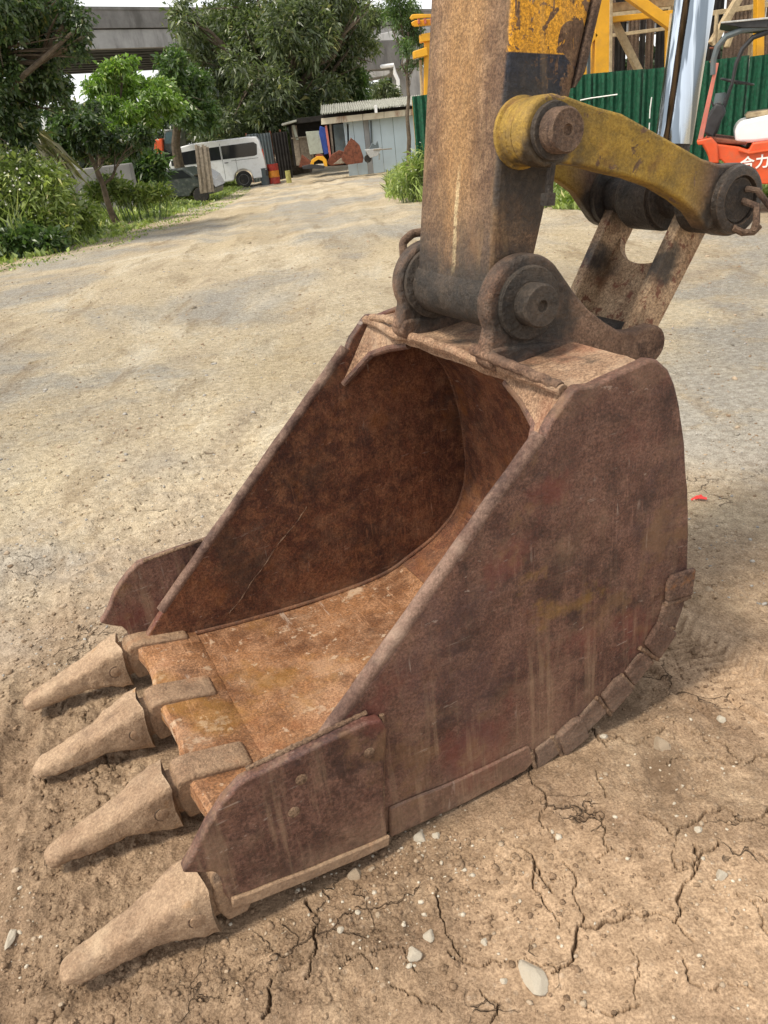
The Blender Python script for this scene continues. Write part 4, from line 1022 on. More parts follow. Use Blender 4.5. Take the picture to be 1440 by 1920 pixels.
# pier with crosshead
pc = AT(766, 160, 62); loc = Matrix.Rotation(-va, 4, 'Z') @ (Vector((pc.x, pc.y, 0)) - A_)
mb = MB(); mb.box((loc.x - .85, loc.y - .8, -1.5), (loc.x + .85, loc.y + .8, 4.6)); mb.build('pier_column', M['concrete'], via, bevel=.08)
mb = MB(); mb.prism([(loc.y - 1.3, 5.0), (loc.y - 1.3, 6.88), (loc.y + 11, 6.88), (loc.y + 11, 5.2), (loc.y + 5, 4.3), (loc.y + .9, 4.3)], loc.x - 1.2, loc.x + 1.2)
for k in range(len(mb.v)): v = mb.v[k]; mb.v[k] = (v[1], v[0], v[2])
mb.build('pier_crosshead', M['concrete'], via, bevel=.05)
mb = MB(); mb.box((loc.x - 8.5, loc.y - .6, 4.6), (loc.x - 1.25, loc.y + .6, 6.3)); mb.build('cross_beam', M['concrete_dark'], via, bevel=.05)
Ri = Matrix.Rotation(-va, 4, 'Z')
pp = [Ri @ (AT(px, py, 59.5) - A_) for px, py in ((660, 132), (738, 122), (740, 137), (746, 150), (748, 200))]
mb = MB(); mb.tube(pp, .13, 8); mb.build('drain_pipe', M['white'], via)

# trees
def cl_px(lst, Y, dy=1.0, rs=None, flat=1.0, rz=1.0): 
    rs = rs or np.random.RandomState(5)
    return [PXC(px, py, Y + rs.uniform(-dy, dy), r, None, flat, rz) for px, py, r in lst]
b = floor_at(560, 44)
tree('tree', 'large grey green tree in the middle in front of the viaduct, behind the tin shed', 'tree', b,
     cl_px([(500, 150, 90), (430, 60, 75), (560, 60, 80), (640, 40, 60), (480, -30, 90), (600, -40, 80), (620, 130, 60), (420, 170, 70), (560, 220, 60), (480, 240, 55), (400, 250, 45), (660, 85, 45), (370, 100, 38), (350, 30, 35), (525, 130, 90), (590, 175, 60), (440, 215, 50), (690, 20, 30), (460, 115, 80)], 44, 3),
     'leaf_grey', .62, .17, 2300, 10, 21, .5, trunk_top=tuple(AT(520, 90, 44)), group=None, spread=.55)
b = floor_at(235, 30)
tree('papaya_tree', 'bright green young tree with tiers of light leaves in front of the viaduct', 'tree', b,
     cl_px([(222, 122, 16), (248, 118, 12), (205, 145, 28), (255, 150, 30), (180, 165, 22), (235, 170, 36), (300, 165, 30), (325, 195, 20), (290, 190, 30), (210, 200, 30), (255, 210, 32), (180, 205, 22), (320, 205, 20), (225, 232, 32), (280, 232, 22), (195, 250, 26)], 30, 1.2, rz=.6),
     'leaf_bright', .34, .13, 560, 11, 22, .12, trunk_top=tuple(AT(240, 170, 30)), spread=.22)
b = floor_at(330, 36)
tree('tree', 'mid green tree between the bright young tree and the large grey green tree', 'tree', b,
     cl_px([(320, 125, 30), (345, 150, 35), (350, 200, 40), (320, 180, 30), (385, 215, 28), (375, 160, 30)], 36, 1.5), 'leaf_mid', .42, .16, 620, 9, 23, .2, spread=.35)
b = Vector((-9.6, 17.5, 0))
tree('tree', 'big dark leafy tree hanging into the top left corner', 'tree', b,
     cl_px([(30, 40, 75), (100, 60, 50), (-60, 0, 120), (70, -20, 80), (0, 120, 70), (90, 130, 45), (60, 180, 50), (0, 200, 60), (135, 25, 28), (140, 85, 22), (-80, 150, 100), (115, 175, 30), (40, 240, 40), (150, 50, 16)], 16.5, 1.0),
     'leaf_dark', .19, .085, 1500, 12, 24, .25, trunk_top=(-8.2, 17, 4.2), spread=.16)
b = floor_at(190, 21)
tree('tree', 'small dark leaning tree with thin bare stems at the back of the weeds', 'tree', b,
     cl_px([(150, 235, 35), (120, 225, 30), (180, 245, 30), (210, 270, 26), (140, 270, 28), (240, 268, 24), (165, 215, 24), (105, 265, 30), (265, 255, 20)], 21, .8), 'leaf_dark', .24, .10, 620, 10, 25, .07, spread=.16)
b = floor_at(762, 30)
tree('tree', 'thin light green tree with sparse fine twigs close to the left side of the arm', 'tree', b,
     cl_px([(745, 10, 28), (762, 55, 30), (755, 90, 18), (780, 75, 16), (735, 30, 18), (790, 110, 14), (775, 20, 20), (768, 128, 9)], 30, .6), 'leaf_mid', .22, .07, 270, 9, 26, .07, trunk_top=tuple(AT(765, 60, 30)), spread=.22)
b = floor_at(672, 46)
tree('shrub_tree', 'rounded green shrub rising above the left end of the shed roof', 'tree', b,
     cl_px([(668, 155, 22), (655, 180, 22), (680, 180, 18), (640, 165, 20)], 46, 1), 'leaf_mid', .4, .16, 260, 8, 27, .1, spread=.3)
b = floor_at(722, 52)
tree('shrub_tree', 'grey green shrub growing below the drain pipe behind the shed', 'tree', b,
     cl_px([(722, 172, 20), (705, 185, 18), (738, 182, 14), (720, 190, 16)], 52, 1), 'leaf_grey', .4, .12, 240, 8, 28, .1, spread=.3)
b = floor_at(80, 33)
for i, (px, pr, lab) in enumerate(((60, 45, 'dark rounded tree behind the white truck at the left edge'), (180, 42, 'dark tree behind the bright green young tree'))):
    tree('tree', lab, 'tree', floor_at(px, 38 + i * 3), cl_px([(px, 235, pr), (px - 35, 250, pr), (px + 40, 255, pr), (px + 10, 275, pr * .9)], 38 + i * 3, 1), 'leaf_dark', .4, .18, 380, 8, 31 + i, .15, spread=.3)

# weeds: tall flowering bank on the left
def in_region(rs, n, poly):
    P_ = np.array([(q.x, q.y) for q in poly]); lo, hi = P_.min(0), P_.max(0); out = []
    while sum(len(o) for o in out) < n:
        q = rs.uniform(lo, hi, (n * 3, 2)); c = np.zeros(len(q), bool)
        for (x1_, y1_), (x2_, y2_) in zip(P_, np.roll(P_, -1, 0)):
            cond = (y1_ > q[:, 1]) != (y2_ > q[:, 1]); xs = (x2_ - x1_) * (q[:, 1] - y1_) / (y2_ - y1_ + 1e-12) + x1_
            c ^= cond & (q[:, 0] < xs)
        out.append(q[c])
    return np.concatenate(out)[:n]
def ground_z(q): return ground_height(q[:, 0].copy(), q[:, 1].copy())[0]
bank = [gp(-400, 560), gp(0, 500), gp(60, 486), gp(130, 474), gp(190, 455), gp(250, 434), gp(320, 408), gp(385, 385), gp(440, 362), gp(462, 350), gp(452, 340), gp(400, 336), Vector((-9, 33, 0)), Vector((-24, 33, 0)), Vector((-24, 14, 0))]
def edge_d(q, poly):
    P_ = np.array([(p.x, p.y) for p in poly]); d = np.full(len(q), 99.0)
    for a_, b_ in zip(P_[:9], P_[1:10]):
        e = b_ - a_; t = np.clip(((q - a_) @ e) / (e @ e), 0, 1); d = np.minimum(d, np.linalg.norm(q - a_ - t[:, None] * e, axis=1))
    return d
def grass(name, poly, n, hfun, seed, mat='grass', wd=.016, tilt=.35, broad=0.0):
    rs = np.random.RandomState(seed); q = in_region(rs, n, poly); 
    cl_ = fbm(q[:, 0] * 1.7, q[:, 1] * 1.7, 3); keep = rs.rand(n) < np.clip(.65 + cl_ * 1.2, .12, 1); q = q[keep]; cl_ = cl_[keep]
    h = hfun(q) * rs.uniform(.45, 1.2, len(q)) * (1 + .5 * cl_)
    z = ground_z(q) - .01; c = np.column_stack([q, z]); d = np.column_stack([rs.normal(0, tilt, (len(q), 2)), np.ones(len(q))])
    d /= np.linalg.norm(d, axis=1, keepdims=True)
    V, F = leaves(rs, c, d, 1.0, 1.0, 0); V = V.reshape(-1, 4, 3)
    s_ = (V[:, 1] - V[:, 3]); s_ /= np.linalg.norm(s_, axis=1, keepdims=True) + 1e-9
    w_ = wd * rs.uniform(.6, 1.5, (len(q), 1)); mid = c + d * h[:, None] * .5
    bend = np.column_stack([rs.normal(0, .28, (len(q), 2)), -.12 * np.ones(len(q))]) * h[:, None]
    V[:, 0] = c; V[:, 1] = mid + s_ * w_; V[:, 3] = mid - s_ * w_; V[:, 2] = c + d * h[:, None] + bend
    return tag(mesh_obj(name, np_mesh(name, V.reshape(-1, 3), F, [M[mat]]), None, None, smooth=False), kind='stuff')
hb = lambda q: .13 + .30 * sstep(0, 2.5, edge_d(q, bank))
grass('grass', bank, 66000, hb, 41, wd=.028)
verge = [gp(-200, 600), gp(0, 512), gp(130, 490), gp(260, 450), gp(400, 400), gp(475, 352), gp(440, 345), gp(380, 380), gp(250, 430), gp(130, 470), gp(0, 495), gp(-300, 540)]
grass('grass', verge, 5200, lambda q: .05 + 0 * q[:, 0], 44, wd=.014)
right = [gp(712, 378), gp(716, 345), gp(745, 322), gp(790, 300), Vector((1.62, 17.3, 0)), gp(800, 387), gp(760, 382)]
grass('grass', [gp(722, 374), gp(728, 330), gp(770, 308), gp(840, 305), gp(830, 388), gp(760, 380)], 5200, lambda q: .22 + .16 * (q[:, 0] > 1.2), 42, wd=.022)
strip = [gp(900, 392), gp(1040, 394), gp(1130, 396), gp(1250, 388), gp(1440, 374), gp(1700, 345), Vector((11, 13.6, 0)), Vector((7.5, 14.5, 0)), Vector((1.6, 16.9, 0))]
grass('grass', strip, 52000, lambda q: .13 + .16 * (q[:, 1] > 12.6), 43, wd=.028)

def leafy_bush(name, label, cat, cx, cy, clumps, mat, L, W, ns, per, seed, flowers=0, group=None):
    rs = np.random.RandomState(seed); base = Vector((cx, cy, float(terr(np.array(cx), np.array(cy)))))
    t = thing(name, label, cat, base, 0, group); cs, ds = crown_pts(rs, clumps, ns, per, L); ds[:, 2] += .5
    ok = cs[:, 2] > base.z; cs, ds = cs[ok], ds[ok]
    V, F = leaves(rs, cs - np.array(base), ds, L, W); mesh_obj('foliage', np_mesh('foliage', V, F, [M[mat]]), None, t, smooth=False)
    sm = MB()
    for (c, r) in clumps:
        for _ in range(5):
            e = Vector(c) + Vector((rs.uniform(-1, 1) * r[0], rs.uniform(-1, 1) * r[1], rs.uniform(0, 1) * r[2])) - base
            f0 = Vector((e.x * .7, e.y * .7, 0)); sm.tube([f0, f0.lerp(e, .5) + Vector((.03, 0, 0)), e], [.012, .009, .004], 4)
    sm.build('stem', M['leaf_mid'], t)
    if flowers:
        i = rs.choice(len(cs), flowers, replace=False); p = cs[i] - np.array(base) + np.array([0, 0, .08]); fv = []; ff = []
        for k_, q in enumerate(p):
            n_ = rs.normal(size=3) + np.array([0, -1.5, 1.2]); n_ /= np.linalg.norm(n_); a_ = np.cross(n_, [0, 0, 1]); a_ /= np.linalg.norm(a_); b2 = np.cross(n_, a_); r_2 = rs.uniform(.014, .028)
            o_ = len(fv); fv += [q + a_ * r_2, q + b2 * r_2, q - a_ * r_2, q - b2 * r_2]; ff.append([o_, o_ + 1, o_ + 2, o_ + 3])
        mesh_obj('flowers', np_mesh('flowers', np.array(fv), np.array(ff), [M['petal']]), None, t, smooth=False)['kind'] = 'stuff'
    return t
def bushpx(lst, Y, rz=1.0): return [PXC(px, py, Y, r, None, 1, rz) for px, py, r in lst]
leafy_bush('flowering_bush', 'tall bush covered in small white flowers at the left edge beside the road', 'bush', *floor_at(30, 16)[:2],
           bushpx([(20, 330, 45), (60, 350, 48), (-20, 380, 60), (45, 410, 50), (0, 440, 45), (100, 400, 38), (80, 445, 30), (95, 345, 30)], 15.8), 'grass', .13, .035, 1500, 9, 51, 620)
leafy_bush('flowering_bush', 'lower flowering weed bush right of the tall bush, with dry stalks', 'bush', *floor_at(150, 18)[:2],
           bushpx([(125, 385, 24), (110, 425, 24), (150, 420, 18), (165, 400, 14)], 17.6, .8), 'grass', .12, .035, 560, 9, 52, 160)
leafy_bush('dark_bush', 'dark low bush under the flowering bush at the left picture edge', 'bush', *floor_at(20, 15)[:2],
           bushpx([(10, 455, 28), (50, 450, 26), (95, 452, 18)], 15.1, .7), 'leaf_mid', .12, .05, 420, 8, 53)
leafy_bush('weed_bush', 'rounded green bush in front of the wrecked car', 'bush', *floor_at(285, 27)[:2],
           bushpx([(265, 305, 16), (290, 312, 17), (252, 320, 14), (280, 322, 16)], 26.5, .9), 'leaf_mid', .2, .06, 420, 9, 54)
leafy_bush('weed_bush', 'low patch of leafy weeds with pale flowers in the middle of the grass bank', 'bush', *floor_at(260, 21)[:2],
           bushpx([(230, 362, 14), (265, 366, 14), (300, 362, 12), (205, 350, 15), (180, 360, 14)], 21.5, .6), 'grass', .15, .04, 520, 9, 55, 60)
leafy_bush('weed_bush', 'tall tangled weeds against the left side of the arm', 'bush', *floor_at(775, 17)[:2],
           bushpx([(782, 318, 16), (796, 300, 12), (768, 335, 13), (790, 350, 14), (800, 325, 16), (748, 348, 8)], 17.0), 'grass', .16, .022, 260, 8, 56, 20)
tall = [gp(-300, 540), gp(0, 492), gp(60, 482), gp(120, 460), Vector((-6.3, 18.5, 0)), Vector((-9, 20, 0)), Vector((-16, 17, 0))]
grass('tall_weeds', tall, 5200, lambda q: .95 + .9 * sstep(.3, 2.5, edge_d(q, bank)), 61, wd=.012, tilt=.2)
rs = np.random.RandomState(62); q = in_region(rs, 900, tall); hh = (.65 + .95 * sstep(.3, 2.5, edge_d(q, bank))) * rs.uniform(.55, 1.15, len(q)); cs = np.column_stack([q, ground_z(q) + hh])
V, F = leaves(rs, np.repeat(cs, 3, 0) + rs.normal(0, .02, (len(cs) * 3, 3)), rs.normal(size=(len(cs) * 3, 3)) + np.array([0, -.4, .6]), .05, .035, 0)
tag(mesh_obj('weed_flowers', np_mesh('weed_flowers', V, F, [M['petal']]), None, None, smooth=False), kind='stuff')
# drooping dry palm fronds
fr_t = thing('palm_fronds', 'drooping dry striped palm fronds at the left edge above the flowering bush', 'palm', floor_at(30, 18.5))
bz = Vector(fr_t.location); rs = np.random.RandomState(8)
for i in range(9):
    s0 = AT(-30 + i * 5, 235 + rs.uniform(-8, 8), 18.5) - bz; e0 = AT(20 + i * 13, 330 - abs(i - 4) * 4, 18.2 + rs.uniform(-.5, .5)) - bz
    midp = s0.lerp(e0, .5) + Vector((.05, 0, .35)); rac = [s0, s0.lerp(midp, .6) + Vector((0, 0, .1)), midp, midp.lerp(e0, .6) + Vector((0, 0, .06)), e0]
    mb = MB(); mb.tube(rac, [.02, .018, .014, .01, .004], 5); fo = mb.build('frond', M['dry'], fr_t)
    rc = catmull([tuple(p) for p in [(q.x, q.z) for q in rac]], 7); cs = np.array([(x, rac[0].y + (rac[-1].y - rac[0].y) * j / len(rc), z) for j, (x, z) in enumerate(rc)])
    cs = np.repeat(cs, 3, 0); V, F = leaves(rs, cs, rs.normal(0, .5, cs.shape) + np.array([.5, 0, -.9]), .45, .05, .3)
    mesh_obj('leaflets', np_mesh('leaflets', V, F, [M['dry']]), None, fo, smooth=False)

# ------------------------------------------------------------------ far yard
def pxprism(mb, pts, Y, dep):
    q = [AT(px, py, Y) for px, py in pts]; mb.prism([(p.x, p.z) for p in q], Y, Y + dep); return mb
def shift(mb, o): mb.v = [(v[0] - o[0], v[1] - o[1], v[2] - o[2]) for v in mb.v]; return mb
def corrug(mb, x0, x1, y, z0, z1, pitch=.12, amp=.02, th=.004, shear=0.0, zt=None):
    """upright corrugated sheet facing -y; zt: optional (top at x0, top at x1)"""
    n = int((x1 - x0) / pitch * 4); vs = []
    for i in range(n + 1):
        x = x0 + (x1 - x0) * i / n; yy = y + amp * (1 if (i // 2) % 2 else -1) + shear * (x - x0)
        t = z1 if not zt else zt[0] + (zt[1] - zt[0]) * i / n
        vs += [(x, yy, z0), (x, yy, t), (x, yy + th, z0), (x, yy + th, t)]
    fs = []
    for i in range(n):
        a_ = i * 4; fs += [(a_, a_ + 4, a_ + 5, a_ + 1), (a_ + 2, a_ + 3, a_ + 7, a_ + 6), (a_ + 1, a_ + 5, a_ + 7, a_ + 3)]
    mb.add(vs, fs); return mb

# white van (faces left)
VY = 37.0; vb = floor_at(396, VY)
van = thing('van', 'white passenger van with dark tinted side windows parked at the far left of the yard', 'van', vb, rad(4))
mpx = VY / 1442.5
van.scale = (1.04, 1, 1)
def vx(px): return (px - 405) * mpx * 1.03
L_ = [(-2.25, .42), (-2.28, .75), (-2.15, 1.0), (-1.80, 1.18), (-1.45, 1.72), (-1.15, 1.90), (-.6, 1.97), (1.6, 1.99), (1.98, 1.95), (2.08, 1.80), (2.18, 1.1), (2.22, .45), (2.15, .34), (1.45, .34)]
wheel = lambda cx: [(cx + .40 * math.cos(rad(a2)), .36 + .40 * math.sin(rad(a2))) for a2 in range(0, 181, 20)]
body = [(-2.15, .34)] + L_[:12] + [(2.15, .32), (1.62, .32)] + [p for p in wheel(1.2)] + [(.7, .32), (-1.0, .32)] + [p for p in wheel(-1.42)] + [(-1.9, .33)]
mb = MB(); mb.prism(body, 0, 1.7); mb.build('body', M['white'], van, bevel=.05, seg=3, ang=40)
for pts in ([(-.45, 1.22), (-.45, 1.72), (.42, 1.74), (.42, 1.22)], [(.48, 1.22), (.48, 1.74), (1.85, 1.76), (1.97, 1.66), (1.92, 1.26), (1.8, 1.22)], [(-1.55, 1.18), (-1.18, 1.68), (-.55, 1.72), (-.55, 1.18)]):
    mb = MB(); mb.prism(pts, -.012, .012); mb.build('window', M['glass'], van, bevel=.004)
mb = MB(); mb.add([(-1.78, .12, 1.2), (-1.78, 1.58, 1.2), (-1.44, 1.5, 1.7), (-1.44, .2, 1.7)], [(0, 1, 2, 3)]); 
mb.v = [(v[0] - .02, v[1], v[2] + .01) for v in mb.v]; mb.build('windscreen', M['glass'], van)
for cx in (1.2, -1.42):
    mb = MB(); mb.lathe_y(cx, .34, [(.12, .03), (.33, .03), (.34, .07), (.34, .24), (.33, .27)], 28); wh = mb.build('wheel', M['rubber'], van, ang=30)
    mb = MB(); mb.lathe_y(cx, .34, [(.0, .055), (.07, .045), (.08, .07), (.19, .05), (.21, .02), (.22, .05)], 24); mb.build('rim', M['steelw'], wh, ang=30)
mb = MB(); mb.box((2.02, -.01, .38), (2.26, .25, .62)); mb.build('bumper_corner', M['blackp'], van, bevel=.02)
mb = MB(); mb.box((-.5, -.010, .42), (-.488, .01, 1.8)); mb.build('door_gap', M['blackp'], van)
for x_ in (.45, 1.0):
    mb = MB(); mb.box((x_, -.004, .42), (x_ + .012, .004, 1.18 if x_ > .9 else 1.85)); mb.build('door_gap', M['blackp'], van)
mb = MB(); mb.box((-.42, -.03, 1.06), (-.26, -.002, 1.09)); mb.build('door_handle', M['blackp'], van, bevel=.005)
mb = MB(); mb.box((.52, -.03, 1.06), (.68, -.002, 1.09)); mb.build('door_handle', M['blackp'], van, bevel=.005)
mb = MB(); mb.box((-1.62, -.22, 1.2), (-1.5, -.02, 1.42)); mb.build('wing_mirror', M['blackp'], van, bevel=.02)
mb = MB(); mb.box((-2.27, .02, .78), (-1.98, .3, .98)); mb.build('headlight', M['glass'], van, bevel=.02)
mb = MB(); mb.box((.8, -.006, 1.12), (1.95, .004, 1.135)); mb.build('slide_rail', M['blackp'], van)
mb = MB(); mb.box((2.13, .05, 1.0), (2.19, .2, 1.45)); mb.build('tail_light', M['red'], van, bevel=.01)

# wrecked car among the weeds, its front crumpled
wc = floor_at(335, 29); WR = 1; car = thing('wrecked_car', 'dark wrecked car with crumpled bonnet half hidden in the weeds before the van', 'car', wc, rad(-8))
mb = MB(); mb.prism([(-1.7, .35), (-1.75, .9), (-1.4, 1.02), (-.9, 1.38), (.1, 1.40), (.55, 1.02), (1.0, .86), (1.12, .5), (1.05, .3), (.85, .3), (.72, .58), (.42, .62), (.2, .4), (.15, .3)], 0, 1.5)
me = mb.mesh('body'); mesh_obj('body', me, M['carwreck'], car, bevel=.04, seg=3)
for pts in ([(-.85, 1.02), (-.75, 1.3), (.05, 1.32), (.38, 1.02)], [(-1.6, .75), (-1.0, 1.1), (-.95, 1.25), (-.98, .98)]):
    mb = MB(); mb.prism(pts, -.012, .012); mb.build('window', M['glass'], car)
mb = MB(); mb.lathe_y(.58, .3, [(.1, -.04), (.29, -.03), (.3, .0), (.3, .16), (.29, .18)], 24); mb.build('wheel', M['rubber'], car)
mb = MB(); 
mb.add([(.45, -.05, 1.08), (.75, -.1, 1.16), (1.02, -.02, .98), (1.2, .05, .55), (.45, 1.4, 1.1), (.78, 1.3, 1.25), (1.1, 1.35, 1.0), (1.22, 1.4, .6), (.80, .6, .98), (1.05, .7, .8)], [(0, 1, 8, 4), (1, 2, 9, 8), (2, 3, 9), (4, 8, 5), (8, 9, 6, 5), (9, 3, 7, 6)])
mb.build('crumpled_bonnet', M['steelw'], car, smooth=False)

# leaning bundle of old planks
pb = floor_at(388, 28.3); pl = thing('plank_bundle', 'bundle of grey weathered upright planks standing in the grass before the van', 'planks', pb, 0)
for i in range(6):
    a0 = AT(374 + i * 4.3, 345 - i * .7, 28.3) - pb; a1 = AT(368 + i * 4.2, 271 + (i % 3) * 2.2, 28.4) - pb
    mb = MB(); dx = .043
    mb.add([(a0.x - dx, 0, a0.z - .3), (a0.x + dx, 0, a0.z - .3), (a1.x + dx, 0, a1.z), (a1.x - dx, 0, a1.z), (a0.x - dx, .05, a0.z - .3), (a0.x + dx, .05, a0.z - .3), (a1.x + dx, .05, a1.z), (a1.x - dx, .05, a1.z)], [(0, 1, 2, 3), (7, 6, 5, 4), (0, 4, 5, 1), (1, 5, 6, 2), (2, 6, 7, 3), (3, 7, 4, 0)])
    for k in range(8): v = mb.v[k]; mb.v[k] = (v[0], v[1] + (i % 2) * .03, v[2])
    mb.build('plank', M['woodg'], pl, bevel=.006)

# red and teal lorry cab
car.scale = (.9, .9, .82)
tb = floor_at(312, 39.5); tr = thing('lorry_cab', 'small lorry with red side and dark teal windscreen behind the van', 'lorry', tb, 0)
mb = MB(); shift(pxprism(mb, [(308, 243), (334, 241), (337, 292), (304, 294)], 39.5, 1.8), tb); mb.build('cab', M['carwreck'], tr, bevel=.05)
mb = MB(); shift(pxprism(mb, [(311, 248), (331, 246), (333, 268), (309, 270)], 39.46, .03), tb); mb.build('windscreen', M['teal'], tr)
mb = MB(); shift(pxprism(mb, [(290, 262), (303, 260), (306, 294), (288, 296)], 39.2, 1.9), tb); mb.build('red_side', M['red'], tr, bevel=.03)
mb = MB(); shift(pxprism(mb, [(335, 248), (339, 248), (339, 258), (335, 258)], 39.3, .05), tb); mb.build('mirror', M['white'], tr)
for px in (310, 332):
    c = AT(px, 298, 39.4) - tb; mb = MB(); mb.lathe_y(c.x, c.z, [(.1, -.1), (.34, -.1), (.36, .15), (.1, .15)], 20); mb.build('wheel', M['rubber'], tr)
# white box truck body behind left trees
tb = floor_at(50, 32); tr = thing('white_container', 'ribbed white container seen through the leaves at the left edge', 'container', tb, 0)
a0 = AT(15, 262, 32) - tb; a1 = AT(92, 228, 32) - tb
mb = MB(); corrug(mb, a0.x, a1.x, 0, 0, a1.z + .2, .16, .02); mb.build('side_panel', M['white'], tr)
mb = MB(); mb.box((a0.x, .04, 0.05), (a1.x, 2.2, a1.z + .18)); mb.build('box', M['white'], tr)
# low concrete block
tb = floor_at(190, 24.5); o = MB(); q0 = AT(132, 330, 24.5) - tb; q1 = AT(242, 306, 24.5) - tb
o.box((q0.x, 0, 0), (q1.x, .4, max(.5, q1.z))); o = o.build('concrete_block', M['concrete_dark'], None, bevel=.03); o.location = tb; tag(o, 'long low concrete block lying behind the weeds under the thin bare stems', 'concrete block')

# blue grey sheet fence behind the van
tb = floor_at(505, 40.5); ft = thing('sheet_fence', 'dark blue grey corrugated sheet fence right behind the van', 'fence', tb, 0)
xs = [AT(px, 280, 40.5).x - tb.x for px in (466, 488, 511, 514, 530)]; zt = AT(490, 249, 40.5).z - tb.z
for i, (xa, xb_, mt) in enumerate(((xs[0], xs[1], 'dgrey'), (xs[1] + .01, xs[2], 'dgrey'), (xs[3], xs[4] + .3, 'darkin'))):
    mb = MB(); corrug(mb, xa, xb_, 0, 0, zt - .03 * i, .14, .025); mb.build('sheet', M[mt], ft)
for i in (0, 2, 4):
    mb = MB(); mb.box((xs[i] - .04, .05, 0), (xs[i] + .04, .13, zt + .05)); mb.build('post', M['rustbg'], ft)
# barrels
def barrel(px, py, wpx, hpx, Y, label, mats, name='barrel', cat='barrel', open_=False):
    b = floor_at(px, Y); r = wpx * Y / 1442.5 / 2; h = hpx * Y / 1442.5 / .9
    t = thing(name, label, cat, b, 0)
    n = len(mats)
    for i, mt in enumerate(mats):
        z0 = h * i / n; z1 = h * (i + 1) / n; mb = MB()
        pr = [(r * .97, z0), (r, z0 + .02), (r, z1 - .03), (r * 1.03, z1 - .02), (r * 1.03, z1)] if i == n - 1 else [(r, z0), (r * 1.02, z0 + .01), (r * 1.02, z0 + .04), (r, z0 + .05), (r, z1)]
        vs = []; fs = []; N_ = 24
        for rr_, zz in pr:
            for k in range(N_): a2 = 2 * math.pi * k / N_; vs.append((rr_ * math.cos(a2), rr_ * math.sin(a2), zz))
        for q in range(len(pr) - 1):
            for k in range(N_): fs.append((q * N_ + k, q * N_ + (k + 1) % N_, (q + 1) * N_ + (k + 1) % N_, (q + 1) * N_ + k))
        mb.add(vs, fs)
        if i == n - 1: mb.add([(r * .95 * math.cos(2 * math.pi * k / N_), r * .95 * math.sin(2 * math.pi * k / N_), z1 - .02) for k in range(N_)], [tuple(range(N_))])
        mb.build(['drum_bottom', 'drum_middle', 'drum_top'][i if n > 1 else 0] if n > 1 else 'drum', M[mt], t)
    return t
M['brl'] = simple('worn_red_drum', (.36, .035, .025), .6, .3, 8, dirt=(.2, .1, .06)); M['brl2'] = simple('worn_orange_drum', (.62, .22, .02), .6, .2, 8, dirt=(.3, .15, .05)); M['can'] = simple('pale_yellow_can', (.42, .40, .14), .7, .3, 8)
barrel(509, 318, 19, 28, 37.5, 'red barrel with an orange yellow band beside the van', ['brl', 'brl2', 'brl'])
barrel(491, 322, 14, 24, 37.3, 'plain grey green bin between the van and the red barrel', ['dgrey'], 'bin', 'bin')
barrel(536, 312, 9, 18, 36.5, 'small yellow plastic can among the grass left of the hut', ['can'], 'can', 'can')

# hut of scrap boards
hb_ = floor_at(570, 38.5); hut = thing('scrap_hut', 'small dark lean-to hut of scrap boards left of the tin shed', 'hut', hb_, 0)
def hp(name, pts, Y, dep, mat): mb = MB(); shift(pxprism(mb, pts, Y, dep), hb_); return mb.build(name, M[mat], hut, bevel=.01)
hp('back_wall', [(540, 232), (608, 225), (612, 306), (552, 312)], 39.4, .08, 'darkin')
hp('board', [(546, 236), (556, 235), (566, 309), (556, 311)], 38.6, .06, 'woodg')
hp('board', [(556, 258), (584, 255), (590, 305), (564, 309)], 38.7, .06, 'woodg')
hp('board', [(547, 235), (552, 234), (560, 262), (555, 262)], 38.5, .04, 'door')
hp('crossbar', [(546, 258), (584, 254), (584, 257), (546, 261)], 38.5, .06, 'woodg')
hp('roof_sheet', [(528, 232), (556, 224), (556, 228), (528, 236)], 38.0, 1.4, 'roofsheet')
hp('roof_sheet', [(556, 222), (606, 216), (606, 226), (556, 232)], 38.3, 1.5, 'darkin')
o = MB(); db = floor_at(592, 38.2); shift(pxprism(o, [(573, 247), (598, 245), (606, 287), (581, 290)], 38.2, .05), db); o = o.build('door_panel', M['door'], None, bevel=.01); o.location = db; tag(o, 'pale grey green door panel leaning on the scrap hut', 'door panel')
o = MB(); db = floor_at(606, 38.1); shift(pxprism(o, [(600, 236), (610, 240), (616, 288), (608, 290), (598, 250)], 38.1, .12), db); o = o.build('tarpaulin', M['blue'], None, bevel=.02); o.location = db; tag(o, 'narrow deep blue tarpaulin hanging at the left end of the tin shed', 'tarpaulin')

# tin shed
SY = 36.5; sb = floor_at(700, SY); shed = thing('tin_shed', 'low tin shed with pale blue wall, rust stained cream fascia and corrugated roof', 'shed', sb, 0)
def shp(name, pts, Y, dep, mat, bev=.01): mb = MB(); shift(pxprism(mb, pts, Y, dep), sb); return mb.build(name, M[mat], shed, bevel=bev)
zb = 0
pxs = [650, 668, 687, 697, 718, 742, 766, 792, 822]
for i in range(len(pxs) - 1):
    a0 = AT(pxs[i], 290, SY); a1 = AT(pxs[i + 1], 290, SY); topz = AT((pxs[i] + pxs[i + 1]) / 2, 226 - (pxs[i] - 650) * .09, SY).z - sb.z
    mb = MB(); xa, xb_ = a0.x - sb.x, a1.x - sb.x
    mb.box((xa + .006, 0, 0), (xb_ - .006, .05, topz)); mb.build('wall_panel', M['bluewall'] if i != 2 else M['concrete'], shed, bevel=.008)
shp('wall_post', [(694, 226), (697, 226), (699, 276), (696, 276)], SY - .08, .07, 'dgrey')
shp('wall_post', [(617, 232), (621, 232), (627, 292), (623, 292)], SY - .4, .1, 'woodg')
shp('wall_post', [(609, 236), (613, 235), (622, 298), (618, 298)], SY - .5, .1, 'redold')
